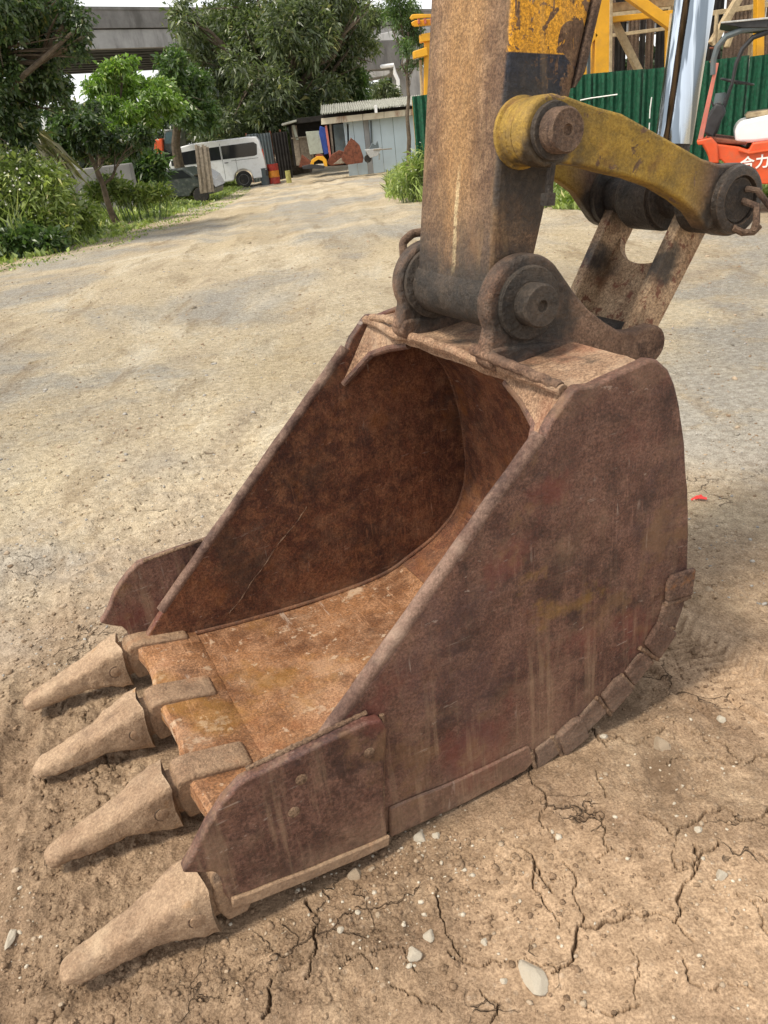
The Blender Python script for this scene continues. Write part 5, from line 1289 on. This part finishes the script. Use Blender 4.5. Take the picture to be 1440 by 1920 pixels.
shp('back_wall', [(600, 215), (830, 192), (830, 300), (612, 312)], SY + 3.2, .1, 'darkin')
shp('side_sheet', [(650, 232), (654, 232), (656, 298), (652, 298)], SY, 3.0, 'white')
shp('inner_panel', [(625, 234), (647, 232), (650, 290), (630, 292)], SY + 1.2, .1, 'dgrey')
fx = [602, 640, 680, 720, 760, 800, 830]
for i in range(len(fx) - 1):
    t0 = 222 - (fx[i] - 602) * .105; t1 = 222 - (fx[i + 1] - 602) * .105
    mb = MB(); shift(pxprism(mb, [(fx[i] + .3, t0), (fx[i + 1] - .3, t1), (fx[i + 1] - .3, t1 + 12), (fx[i] + .3, t0 + 12)], SY - .55, .05), sb); mb.build('fascia_board', M['cream'], shed, bevel=.008)
# corrugated roof sheets pitched back
e0 = AT(601, 213, SY - .75) - sb; e1 = AT(832, 190, SY - .75) - sb; nS = 9
for i in range(nS):
    xa = e0.x + (e1.x - e0.x) * i / nS; xb_ = e0.x + (e1.x - e0.x) * (i + 1) / nS + .05; mb = MB(); n = 24; vs = []
    for j in range(n + 1):
        x = xa + (xb_ - xa) * j / n; zz = (e0.z + (e1.z - e0.z) * ((x - e0.x) / (e1.x - e0.x))) + .03 * math.sin(j * math.pi / 2 + .4) + .012 * (i % 2)
        vs += [(x, -.78, zz), (x, 3.6, zz + .40), (x, -.78, zz - .03), (x, 3.6, zz + .37)]
    mb.add(vs, [f for j in range(n) for f in ((j * 4, j * 4 + 4, j * 4 + 5, j * 4 + 1), (j * 4 + 2, j * 4 + 3, j * 4 + 7, j * 4 + 6), (j * 4, j * 4 + 2, j * 4 + 6, j * 4 + 4))]); mb.build('roof_sheet', M['roofsheet'], shed)
shp('roof_patch', [(702, 197), (707, 197), (708, 212), (703, 212)], SY - .95, .3, 'white')
# scrap in front of the shed
def poly_thing(name, label, cat, Y, parts, bev=.01):
    px0 = sum(p[0] for p in parts[0][1]) / len(parts[0][1]); b = floor_at(px0, Y); t = thing(name, label, cat, b, 0)
    for nm, pts, dy, dep, mat in parts:
        mb = MB(); shift(pxprism(mb, pts, Y + dy, dep), b); mb.build(nm, M[mat], t, bevel=bev, seg=2)
    return t
poly_thing('old_bucket', 'rust red old digger bucket lying in front of the shed wall', 'bucket', 34.8, [
    ('side_plate', [(641, 300), (646, 278), (654, 264), (664, 262), (674, 272), (682, 296), (680, 305), (650, 309)], 0, .06, 'rustbg'),
    ('side_plate', [(641, 300), (646, 278), (654, 264), (664, 262), (674, 272), (682, 296), (680, 305), (650, 309)], .9, .06, 'rustbg'),
    ('back_shell', [(660, 264), (674, 272), (682, 296), (680, 305), (670, 305)], .07, .8, 'rustbg'),
    ('lug', [(654, 266), (658, 258), (664, 263)], .3, .15, 'rustbg')])
poly_thing('scrap_heap', 'low heap of rusty scrap plates left of the old bucket', 'scrap', 35.2, [
    ('plate', [(612, 306), (622, 290), (636, 282), (646, 285), (644, 308), (620, 311)], 0, .5, 'rustbg'), ('plate', [(560, 314), (566, 290), (580, 300), (588, 312)], .3, .3, 'rustbg'), ('plate', [(625, 308), (640, 296), (648, 306)], -.3, .2, 'woodg')])
cm = poly_thing('compactor', 'small yellow machine with a curved guard lying at the road edge before the hut', 'machine', 34.6, [
    ('guard', [(580, 314), (584, 300), (594, 293), (606, 293), (612, 300), (614, 312), (608, 312), (605, 302), (597, 299), (589, 304), (587, 314)], 0, .35, 'yellow'),
    ('engine', [(590, 292), (598, 288), (606, 291), (606, 300), (592, 300)], .1, .4, 'rustbg'), ('base_plate', [(566, 312), (584, 308), (610, 312), (608, 316), (568, 317)], -.1, .5, 'blackp')])
wb = poly_thing('wheelbarrow', 'grey wheelbarrow loaded with scrap standing by the shed wall', 'wheelbarrow', 34.2, [
    ('tray', [(684, 281), (716, 277), (708, 292), (694, 296)], 0, .6, 'steelw'), ('handle', [(700, 280), (735, 278), (735, 280), (700, 282.5)], -.02, .05, 'woodg'), ('handle', [(700, 280), (735, 278), (735, 280), (700, 282.5)], .55, .05, 'woodg'),
    ('leg', [(710, 288), (713, 288), (712, 300), (710, 300)], .1, .05, 'steelw'), ('leg', [(710, 288), (713, 288), (712, 300), (710, 300)], .5, .05, 'steelw'), ('load', [(692, 280), (698, 268), (704, 272), (708, 264), (711, 278)], .1, .35, 'dgrey')])
c = AT(690, 298, 34.2) - wb.location; mb = MB(); mb.lathe_y(c.x, c.z, [(.03, .2), (.14, .2), (.15, .24), (.14, .28), (.03, .28)], 20); mb.build('wheel', M['rubber'], wb)

# ------------------------------------------------------------------ green fence
F0 = Vector((1.50, 17.1, 0)); F1 = Vector((9.5, 13.9, 0)); fa = math.atan2(F1.y - F0.y, F1.x - F0.x); FL = (F1 - F0).length
fence = thing('green_fence', 'dark green corrugated sheet fence behind the arm and the forklift', 'fence', F0, fa)
npan = 10; rs = np.random.RandomState(4)
def fz(px, py):      # height of the fence top where the ray crosses the fence plane
    r = ray(px, py); nrm_ = Vector((-math.sin(fa), math.cos(fa), 0)); t = (F0 - CAM['o']).dot(nrm_) / r.dot(nrm_); q = CAM['o'] + r * t; return (q - F0).dot(Vector((math.cos(fa), math.sin(fa), 0))), q.z
hts = [fz(790, 180), fz(1080, 141), fz(1250, 126), fz(1439, 100)]
def ftop(x): return float(np.interp(x, [h[0] for h in hts], [h[1] for h in hts]))
for i in range(npan):
    xa, xb_ = FL * i / npan, FL * (i + 1) / npan - .006; mb = MB(); dz = rs.uniform(-.012, .012)
    corrug(mb, xa, xb_, .01 * (i % 2), -.1, 0, .15, .032, .003, zt=(ftop(xa) + dz, ftop(xb_) + dz)); mb.build('sheet', M['green'], fence)
for i in range(npan + 1):
    xa = FL * i / npan; mb = MB(); mb.box((xa - .03, .05, -.2), (xa + .03, .11, ftop(xa) - .05)); mb.build('post', M['yellow'] if i % 3 == 0 else M['steelw'], fence)
# chalky marks on the sheets
def fmark(pts, r=.012):
    q = [fz(*p) for p in pts]; mb = MB(); mb.tube([(a_, -.026 - .0, b_) for a_, b_ in q], r, 5); mb.build('chalk_mark', M['lettering'], fence)
fmark([(1088, 188), (1108, 184), (1130, 181), (1158, 177)]); fmark([(1222, 182), (1219, 205), (1218, 222)]); fmark([(1218, 230), (1217, 244)])

# ------------------------------------------------------------------ yellow steel frame beyond the fence
GY = 18.5; gb_ = floor_at(1240, GY); frame = thing('steel_frame', 'tall yellow painted steel frame with diagonal braces behind the green fence', 'steel frame', gb_, 0)
def bar(t, b, name, p, q, w, mat, Y=GY, dep=.18, base=None):
    a0 = AT(p[0], p[1], Y) - b; a1 = AT(q[0], q[1], Y) - b; d = (a1 - a0); d.y = 0; d.normalize(); n_ = Vector((-d.z, 0, d.x)); h = w * Y / 1442.5 / 2
    mb = MB(); vs = []
    for y in (0, dep):
        for e, s_ in ((a0, 1), (a1, 1), (a1, -1), (a0, -1)): vs.append((e.x + n_.x * h * s_, a0.y + y, e.z + n_.z * h * s_))
    mb.add(vs, [(0, 1, 2, 3), (7, 6, 5, 4), (0, 4, 5, 1), (1, 5, 6, 2), (2, 6, 7, 3), (3, 7, 4, 0)]); return mb.build(name, M[mat], t, bevel=.008)
B = lambda *a, **k: bar(frame, gb_, *a, **k)
B('column', (1132, -60), (1128, 330), 25, 'yellow', dep=.34)
B('column_face', (1147, -60), (1143, 330), 5, 'tanw', Y=GY - .02, dep=.3)
B('column', (1428, -60), (1424, 300), 12, 'yellow', Y=GY + 1, dep=.2)
B('column', (1254, 20), (1251, 280), 6, 'yellow', Y=GY + .4, dep=.12)
B('brace', (1170, -20), (1264, 48), 15, 'yellow', Y=GY - .4)
B('brace', (1118, 62), (1096, 92), 9, 'yellow', Y=GY)
B('brace', (1096, 92), (1097, 140), 6, 'yellow', Y=GY)
B('cross_beam', (1145, 14), (1262, 2), 12, 'tanw', Y=GY + .6)
B('cross_beam', (1148, 36), (1262, 24), 8, 'yellow', Y=GY + .3)
B('rail', (1145, -12), (1470, -46), 14, 'yellow', Y=GY + .4)
B('timber_strut', (1152, 34), (1202, 135), 10, 'tanw', Y=GY + .5)
B('timber_strut', (1392, -10), (1338, 82), 11, 'tanw', Y=GY - .2)
B('timber_strut', (1378, 55), (1366, 88), 5, 'tanw', Y=GY + .3)
B('post', (1262, -30), (1260, 130), 5, 'tanw', Y=GY + .8)
sh = floor_at(1260, 22); ns = thing('netted_shed', 'dark open shed hung with brown netting behind the yellow steel frame', 'shed', sh, 0)
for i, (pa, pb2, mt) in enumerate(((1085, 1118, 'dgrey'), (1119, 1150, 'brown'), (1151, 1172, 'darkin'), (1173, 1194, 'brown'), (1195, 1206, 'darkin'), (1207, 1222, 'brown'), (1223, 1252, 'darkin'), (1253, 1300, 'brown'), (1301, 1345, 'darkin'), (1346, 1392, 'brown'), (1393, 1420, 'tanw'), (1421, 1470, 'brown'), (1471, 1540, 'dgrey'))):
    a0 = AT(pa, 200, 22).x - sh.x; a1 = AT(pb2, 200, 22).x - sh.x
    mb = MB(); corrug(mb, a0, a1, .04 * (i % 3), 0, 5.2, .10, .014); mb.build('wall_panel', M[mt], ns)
mb = MB(); a0 = AT(1080, 200, 22).x - sh.x; a1 = AT(1560, 200, 22).x - sh.x; mb.box((a0, -.4, 5.2), (a1, 4, 5.35)); mb.build('roof', M['roofsheet'], ns)
for (pa, pya, pb2, pyb, w_) in ((1120, 30, 1260, 10, 9), (1120, 70, 1260, 52, 5), (1300, 30, 1470, 4, 7)):
    bar(ns, sh, 'wall_rail', (pa, pya), (pb2, pyb), w_, 'tanw', Y=21.7, dep=.1)

# yellow machine standing left of the arm
yb = floor_at(800, 18.2); ym = thing('yellow_hoist', 'yellow hoist post with a pulley block on top just left of the arm', 'hoist', yb, 0)
def yp(name, pts, dy, dep, mat='yellow', bev=.012): mb = MB(); shift(pxprism(mb, pts, 18.2 + dy, dep), yb); return mb.build(name, M[mat], ym, bevel=bev)
yp('post', [(796, 66), (806, 66), (806, 185), (799, 300), (806, 300), (793, 185), (794, 110)][:1] + [(807, 66), (809, 300), (797, 300), (795, 180)], 0, .14)
yp('post', [(786, 112), (791, 112), (799, 300), (795, 300)], .1, .1, 'tanw')
yp('top_bracket', [(788, 64), (822, 58), (822, 74), (789, 79)], -.1, .3)
yp('side_bracket', [(775, 96), (800, 88), (803, 104), (776, 110)], -.1, .25)
yp('pulley_plate', [(768, 34), (772, 27), (782, 26), (822, 26), (822, 32), (778, 35), (772, 38)], -.2, .05)
yp('pulley_plate', [(771, 42), (778, 38), (822, 34), (822, 46), (778, 50), (773, 48)], -.0, .05)
for x in (784, 796, 808): yp('pulley_rib', [(x, 30), (x + 3, 30), (x + 4, 44), (x + 1, 44)], -.18, .2, 'redold')
mb = MB(); mb.tube([AT(787, 48, 18.1) - yb, AT(789, 66, 18.1) - yb], .008, 6); mb.build('cable', M['blackp'], ym)
yp('lower_fender', [(786, 268), (800, 262), (806, 276), (792, 282)], -.4, .1)

# ------------------------------------------------------------------ forklift
FY = 10.0; fb = floor_at(1400, FY); fk = thing('forklift', 'orange red forklift truck with black overhead guard and white tank at the right edge', 'forklift', fb, 0)
FT = math.atan2(fb.x, fb.y) * .9; fk.rotation_euler.z = -FT; Fn = Vector((math.sin(FT), math.cos(FT), 0)); Fx = Vector((math.cos(FT), -math.sin(FT), 0))
def LP(px, py, dy):
    r = ray(px, py); t = (fb + Fn * dy - CAM['o']).dot(Fn) / r.dot(Fn); q = CAM['o'] + r * t - fb; return Vector((q.dot(Fx), q.dot(Fn), q.z))
def fp(name, pts, dy, dep, mat, parent=None, bev=.015): mb = MB(); q = [LP(px, py, dy) for px, py in pts]; mb.prism([(p.x, p.z) for p in q], dy, dy + dep); return mb.build(name, M[mat], parent or fk, bevel=bev, seg=3, ang=40)
fp('chassis', [(1326, 262), (1342, 270), (1386, 276), (1404, 282), (1412, 268), (1560, 250), (1580, 262), (1590, 300), (1585, 334), (1440, 346), (1384, 342), (1372, 320), (1352, 300), (1330, 300), (1324, 285), (1316, 272)], 0, 1.1, 'red')
fp('front_fender', [(1306, 264), (1334, 258), (1345, 270), (1348, 306), (1330, 306), (1326, 285), (1318, 272), (1308, 272)], -.06, .3, 'red')
fp('side_ridge', [(1386, 278), (1404, 285), (1560, 262), (1560, 266), (1404, 290), (1384, 284)], -.03, .05, 'red')
fp('tank', [(1379, 268), (1378, 246), (1384, 232), (1394, 226), (1440, 216), (1500, 208), (1512, 214), (1514, 256), (1412, 268)], .1, .75, 'white', bev=.04)
fp('seat_pad', [(1398, 218), (1404, 211), (1440, 206), (1470, 206), (1470, 212), (1400, 222)], .25, .45, 'tanw', bev=.02)
fp('dashboard', [(1320, 250), (1322, 225), (1335, 205), (1342, 192), (1356, 196), (1362, 210), (1350, 232), (1338, 262)], .25, .5, 'blackp', bev=.03)
fp('floor_plate', [(1325, 256), (1400, 266), (1398, 272), (1330, 268)], .1, .9, 'rustbg')
c1 = LP(1372, 158, .45); c0 = LP(1340, 250, .45)
mb = MB(); mb.tube([c0, c1], [.03, .022], 10); mb.build('steering_column', M['blackp'], fk)
axs = (c1 - c0).normalized(); a2 = axs.orthogonal().normalized(); b2 = axs.cross(a2); cc = c1 + Vector((.06, 0, .02))
mb = MB(); mb.tube([cc + (a2 * math.cos(t) + b2 * math.sin(t)) * .19 for t in [2 * math.pi * i / 24 for i in range(25)]], .014, 8, cap=False)
for i in range(3):
    t = 2 * math.pi * i / 3 + .5; mb.tube([cc - axs * .02, cc + (a2 * math.cos(t) + b2 * math.sin(t)) * .19], .010, 6)
mb.build('steering_wheel', M['blackp'], fk)
mb = MB(); mb.tube([LP(1340, 205, .3), LP(1331, 183, .3)], .011, 6); mb.build('lever', M['blackp'], fk)
mb = MB(); mb.tube([LP(1350, 186, .6) + Vector((0, 0, -.05)), LP(1350, 186, .6) + Vector((0, 0, .07))], [.075, .06], 14); mb.build('air_filter', M['dgrey'], fk)
fp('front_pillar', [(1341, 118), (1348, 118), (1318, 262), (1308, 262)], -.02, .06, 'redold', bev=.006)
fp('front_pillar', [(1341, 118), (1348, 118), (1318, 262), (1308, 262)], 1.0, .06, 'redold', bev=.006)
for dy in (0, 1.0):
    pts = [LP(px, py, dy) for px, py in ((1337, 140), (1338, 112), (1345, 88), (1362, 68), (1392, 56), (1440, 50), (1560, 36))]
    mb = MB(); mb.tube(pts, .034, 8); mb.build('guard_rail', M['dgrey'], fk)
    pts = [LP(px, py, dy + .02) for px, py in ((1372, 160), (1380, 120), (1392, 92), (1412, 70), (1440, 60))]
    mb = MB(); mb.tube(pts, [.018, .022, .026, .028, .028], 8); mb.build('guard_strut', M['blackp'], fk)
    pts = [LP(px, py, dy) for px, py in ((1545, 40), (1560, 250))]; mb = MB(); mb.tube(pts, .034, 8); mb.build('rear_pillar', M['blackp'], fk)
fp('guard_roof', [(1351, 42), (1440, 33), (1575, 18), (1580, 30), (1440, 46), (1440, 52), (1392, 52), (1353, 45)], -.05, 1.2, 'blackp', bev=.008)
fp('roof_edge', [(1351, 41), (1440, 32), (1575, 17), (1575, 20), (1440, 36), (1352, 44)], -.07, .03, 'steelw', bev=.004)
# mast leaning back, with white load markings
for dy in (.2, .75):
    ms = fp('mast_rail', [(1262, 24), (1283, 20), (1272, 130), (1252, 270), (1230, 350), (1212, 350), (1240, 240)], dy, .09, 'blackp', bev=.006)
fp('mast_edge', [(1256, 26), (1262, 24), (1240, 240), (1212, 350), (1208, 350), (1236, 238)], .15, .05, 'tanw', bev=.004)
fp('mast_head', [(1262, 14), (1284, 10), (1283, 21), (1262, 25)], .18, .7, 'steelw', bev=.006)
for (x, y0, y1) in ((1271, 35, 44), (1267, 82, 106), (1264, 112, 122), (1262, 128, 135), (1260, 144, 160), (1258, 163, 168), (1257, 173, 180)):
    fp('mast_marking', [(x, y0), (x + 5, y0), (x + 4.2, y1), (x - .8, y1)], .195, .004, 'lettering', ms, bev=0)
mb = MB(); mb.tube([LP(1344, 26, .1), LP(1340, 85, .1)], .022, 8); mb.build('hydraulic_pipe', M['tanw'], fk)
fp('carriage_bar', [(1330, 88), (1345, 88), (1344, 92), (1330, 92)], .1, .1, 'rustbg'); fp('carriage_bar', [(1330, 114), (1343, 114), (1342, 118), (1330, 118)], .1, .1, 'rustbg')
for px, rr_, cy in ((1326, .29, 325), (1545, .25, 328)):
    c = LP(px, cy, -.02)
    for dy in (0, .95):
        mb = MB(); mb.lathe_y(c.x, rr_, [(.1, dy - .0), (rr_ * .96, dy), (rr_, dy + .04), (rr_, dy + .18), (rr_ * .96, dy + .22), (.1, dy + .22)], 28); wh = mb.build('wheel', M['rubber'], fk, ang=30)
        mb = MB(); mb.lathe_y(c.x, rr_, [(0, dy + .03), (.06, dy + .01), (.13, dy + .05), (.15, dy - .01), (.16, dy + .03)], 20); mb.build('rim', M['red'], wh)
fp('fork', [(1100, 352), (1215, 352), (1215, 348), (1222, 300), (1228, 300), (1222, 358), (1100, 356)], .2, .1, 'blackp'); fp('fork', [(1100, 352), (1215, 352), (1215, 348), (1222, 300), (1228, 300), (1222, 358), (1100, 356)], .75, .1, 'blackp')
# lettering
fc_ = bpy.data.curves.new('lettering', 'FONT'); fc_.body = '\u5408\u529b\u53c9\u8f66'; fc_.size = .158; fc_.extrude = .003; fc_.offset = .0035; fc_.space_character = 1.12
lo_ = bpy.data.objects.new('lettering_tmp', fc_); C.objects.link(lo_)
p0 = LP(1387, 317, 0); p1 = LP(1440, 311, 0)
dg = bpy.context.evaluated_depsgraph_get(); lm_ = bpy.data.meshes.new_from_object(lo_.evaluated_get(dg)); bpy.data.objects.remove(lo_)
lt = bpy.data.objects.new('lettering', lm_); C.objects.link(lt); lm_.materials.clear(); lm_.materials.append(M['lettering']); lt.parent = fk
lt.location = (p0.x, -.006, p0.z); lt.rotation_euler = (rad(90), -math.atan2(p1.z - p0.z, p1.x - p0.x), 0)

# ------------------------------------------------------------------ stones and pebbles
def rock_mesh(seed, sub=2):
    bm = bmesh.new(); bmesh.ops.create_icosphere(bm, subdivisions=sub, radius=1.0); rr_ = random.Random(seed)
    off = Vector((rr_.uniform(0, 50), rr_.uniform(0, 50), 0))
    for v in bm.verts:
        q = v.co.copy(); v.co *= 1 + .30 * mnoise.noise(q * 1.1 + off) + .10 * mnoise.noise(q * 3 + off)
        # knock flats
        for j in range(3):
            d = Vector((math.cos(j * 2.1 + seed), math.sin(j * 2.1 + seed), .4)).normalized(); e = v.co.dot(d)
            if e > .72: v.co -= d * (e - .72)
    me = bpy.data.meshes.new('stone'); bm.to_mesh(me); bm.free(); return me
def stone(px, py, wpx, hpx, label, rot=0, mat='stone', seed=1, flat=.6):
    p = GND(px, py); d = (p - CAM['o']).length; s_ = wpx * d / 1442.5 / 2
    me = rock_mesh(seed, 3); o = mesh_obj('stone', me, M[mat], None, ang=25)
    zz = gz(p.x, p.y); asp = hpx / wpx
    o.scale = (s_, s_ * asp * 1.15, s_ * flat * min(1, asp + .3)); o.rotation_euler = (0, 0, rad(rot)); o.location = (p.x, p.y, zz + s_ * flat * .25)
    tag(o, label, 'stone', 'loose stones on the mud'); return o
stone(1002, 1838, 38, 58, 'largest white stone, beside a crack in the mud at the bottom of the picture', 20, seed=3, flat=.5)
stone(805, 1761, 20, 20, 'small white angular stone on the smooth mud left of the largest white stone', 10, seed=4)
stone(777, 1797, 26, 22, 'white flat stone between the two smaller stones left of the largest white stone', 0, seed=5)
stone(908, 1768, 12, 14, 'tiny round pale stone right of the small angular one', 0, seed=6)
stone(1240, 1402, 28, 32, 'tan stone at the edge of the damp patch right of the bucket heel', 0, 'stonec', seed=7)
stone(786, 1570, 24, 20, 'pale stone beside the lower end of the side cutter', 30, seed=8)
stone(818, 1568, 14, 14, 'small pale stone right of the one beside the side cutter', 30, seed=18)
stone(1352, 1350, 16, 14, 'pale stone right of the tan stone, beyond the damp patch', 0, seed=9)
stone(1308, 1562, 14, 12, 'small white stone inside a ring of cracks at the right', 0, seed=10)
stone(1330, 1108, 16, 18, 'small upright stone just right of the bucket back', 0, 'stonec', seed=11)
stone(945, 1842, 12, 10, 'small white stone close left of the largest white stone', 0, seed=12)
stone(640, 1752, 13, 12, 'pale pebble left of the two white stones below the bucket', 0, seed=14)
stone(665, 1640, 26, 22, 'brown clod like stone under the edge of the side cutter', 0, 'stonec', seed=15)
stone(22, 1762, 14, 34, 'pale chalky sliver standing in the mud at the lower left edge', 0, seed=16)
stone(1352, 1645, 22, 14, 'flat pale stone half sunk in the mud at the right', 30, seed=17)
rp = gp(1308, 940); o = MB(); zz = gz(rp.x, rp.y)
o.add([(-.03, 0, .004), (.0, .012, .012), (.035, -.004, .006), (.03, -.018, .004), (0, -.008, .008), (-.028, -.008, .003)], [(0, 1, 4, 5), (1, 2, 3, 4)]); o.add([(-.01, .012, .004), (.02, .018, .01), (.024, .01, .004)], [(0, 1, 2)])
o = o.build('plastic_scrap', M['redpl'], None, smooth=False); o.location = (rp.x, rp.y, zz + .004); md = o.modifiers.new('thick', 'SOLIDIFY'); md.thickness = .002; tag(o, 'torn bright red plastic scrap on the ground right of the bucket', 'plastic scrap')

def pebbles(name, pts, sizes, mats, seed):
    rs = np.random.RandomState(seed); bm = bmesh.new(); bmesh.ops.create_icosphere(bm, subdivisions=1, radius=1.0); bv = np.array([v.co for v in bm.verts]); bf = np.array([[v.index for v in f.verts] for f in bm.faces]); bm.free()
    n = len(pts); z = ground_z(pts); nb_ = len(bv)
    V = np.repeat(bv[None], n, 0) * (1 + rs.uniform(-.28, .28, (n, nb_, 1))); V *= np.stack([rs.uniform(.7, 1.3, n), rs.uniform(.6, 1.1, n), rs.uniform(.4, .75, n)], 1)[:, None, :] * sizes[:, None, None]
    a_ = rs.uniform(0, 6.28, n); ca, sa = np.cos(a_)[:, None], np.sin(a_)[:, None]; x = V[..., 0] * ca - V[..., 1] * sa; y = V[..., 0] * sa + V[..., 1] * ca
    V = np.stack([x + pts[:, 0:1], y + pts[:, 1:2], V[..., 2] + z[:, None] + sizes[:, None] * .15], -1).reshape(-1, 3)
    F = (bf[None] + (np.arange(n) * nb_)[:, None, None]).reshape(-1, 3); me = bpy.data.meshes.new(name); me.vertices.add(len(V)); me.vertices.foreach_set('co', V.astype(np.float32).ravel())
    me.loops.add(len(F) * 3); me.polygons.add(len(F)); me.loops.foreach_set('vertex_index', F.astype(np.int32).ravel()); me.polygons.foreach_set('loop_start', (np.arange(len(F)) * 3).astype(np.int32))
    for m_ in mats: me.materials.append(m_)
    mi = np.repeat(rs.randint(0, len(mats), n), len(bf)); me.polygons.foreach_set('material_index', mi.astype(np.int32)); me.update(calc_edges=True)
    o = bpy.data.objects.new(name, me); C.objects.link(o); tag(o, kind='stuff'); return o
def pxpts(rs, n, cx, cy, sx, sy):
    out = []
    for _ in range(n):
        q = GND(rs.normal(cx, sx), min(1990, rs.normal(cy, sy))); out.append((q.x, q.y))
    return np.array(out)
M['gstone'] = simple('grey_gravel_stone', (.33, .31, .28), .9, .35, 30)
M['clod'] = simple('dry_soil_clods', (.24, .16, .10), .98, .3, 60, bump=.9)
M['clod2'] = simple('pale_soil_clods', (.34, .24, .155), .98, .3, 60, bump=.9)
rs = np.random.RandomState(77)
P1 = np.concatenate([pxpts(rs, 90, 800, 1580, 90, 35), pxpts(rs, 120, 660, 1700, 110, 60), pxpts(rs, 140, 900, 1720, 260, 120), pxpts(rs, 70, 1250, 1420, 100, 60), pxpts(rs, 60, 1350, 1750, 70, 120), pxpts(rs, 60, 40, 1720, 30, 90)])
pebbles('pebbles', P1, rs.gamma(2.2, .0011, len(P1)) + .0012, [M['stone'], M['stonec']], 1)
P2 = np.concatenate([pxpts(rs, 900, 300, 1830, 170, 60), pxpts(rs, 700, 120, 1560, 70, 140), pxpts(rs, 500, 780, 1610, 110, 45), pxpts(rs, 500, 130, 1250, 90, 80), pxpts(rs, 500, 1290, 1300, 70, 90), pxpts(rs, 600, 1100, 1650, 240, 160), pxpts(rs, 350, 60, 1100, 60, 80), pxpts(rs, 400, 650, 1740, 160, 60)])
pebbles('soil_clods', P2, rs.gamma(1.7, .0014, len(P2)) + .001, [M['ground']], 2)
NG = 15000; q = rs.uniform(0, 1, NG); rr_ = 2.3 * (13 / 2.3) ** q; tt = np.radians(rs.uniform(-36, 36, NG)); P3 = np.column_stack([rr_ * np.sin(tt), rr_ * np.cos(tt)])
pebbles('gravel', P3, rs.gamma(1.8, .0012, len(P3)) * (1 + rr_ / 7) + .0015, [M['stonec'], M['clod2'], M['ground'], M['ground'], M['gstone'], M['ground']], 3)
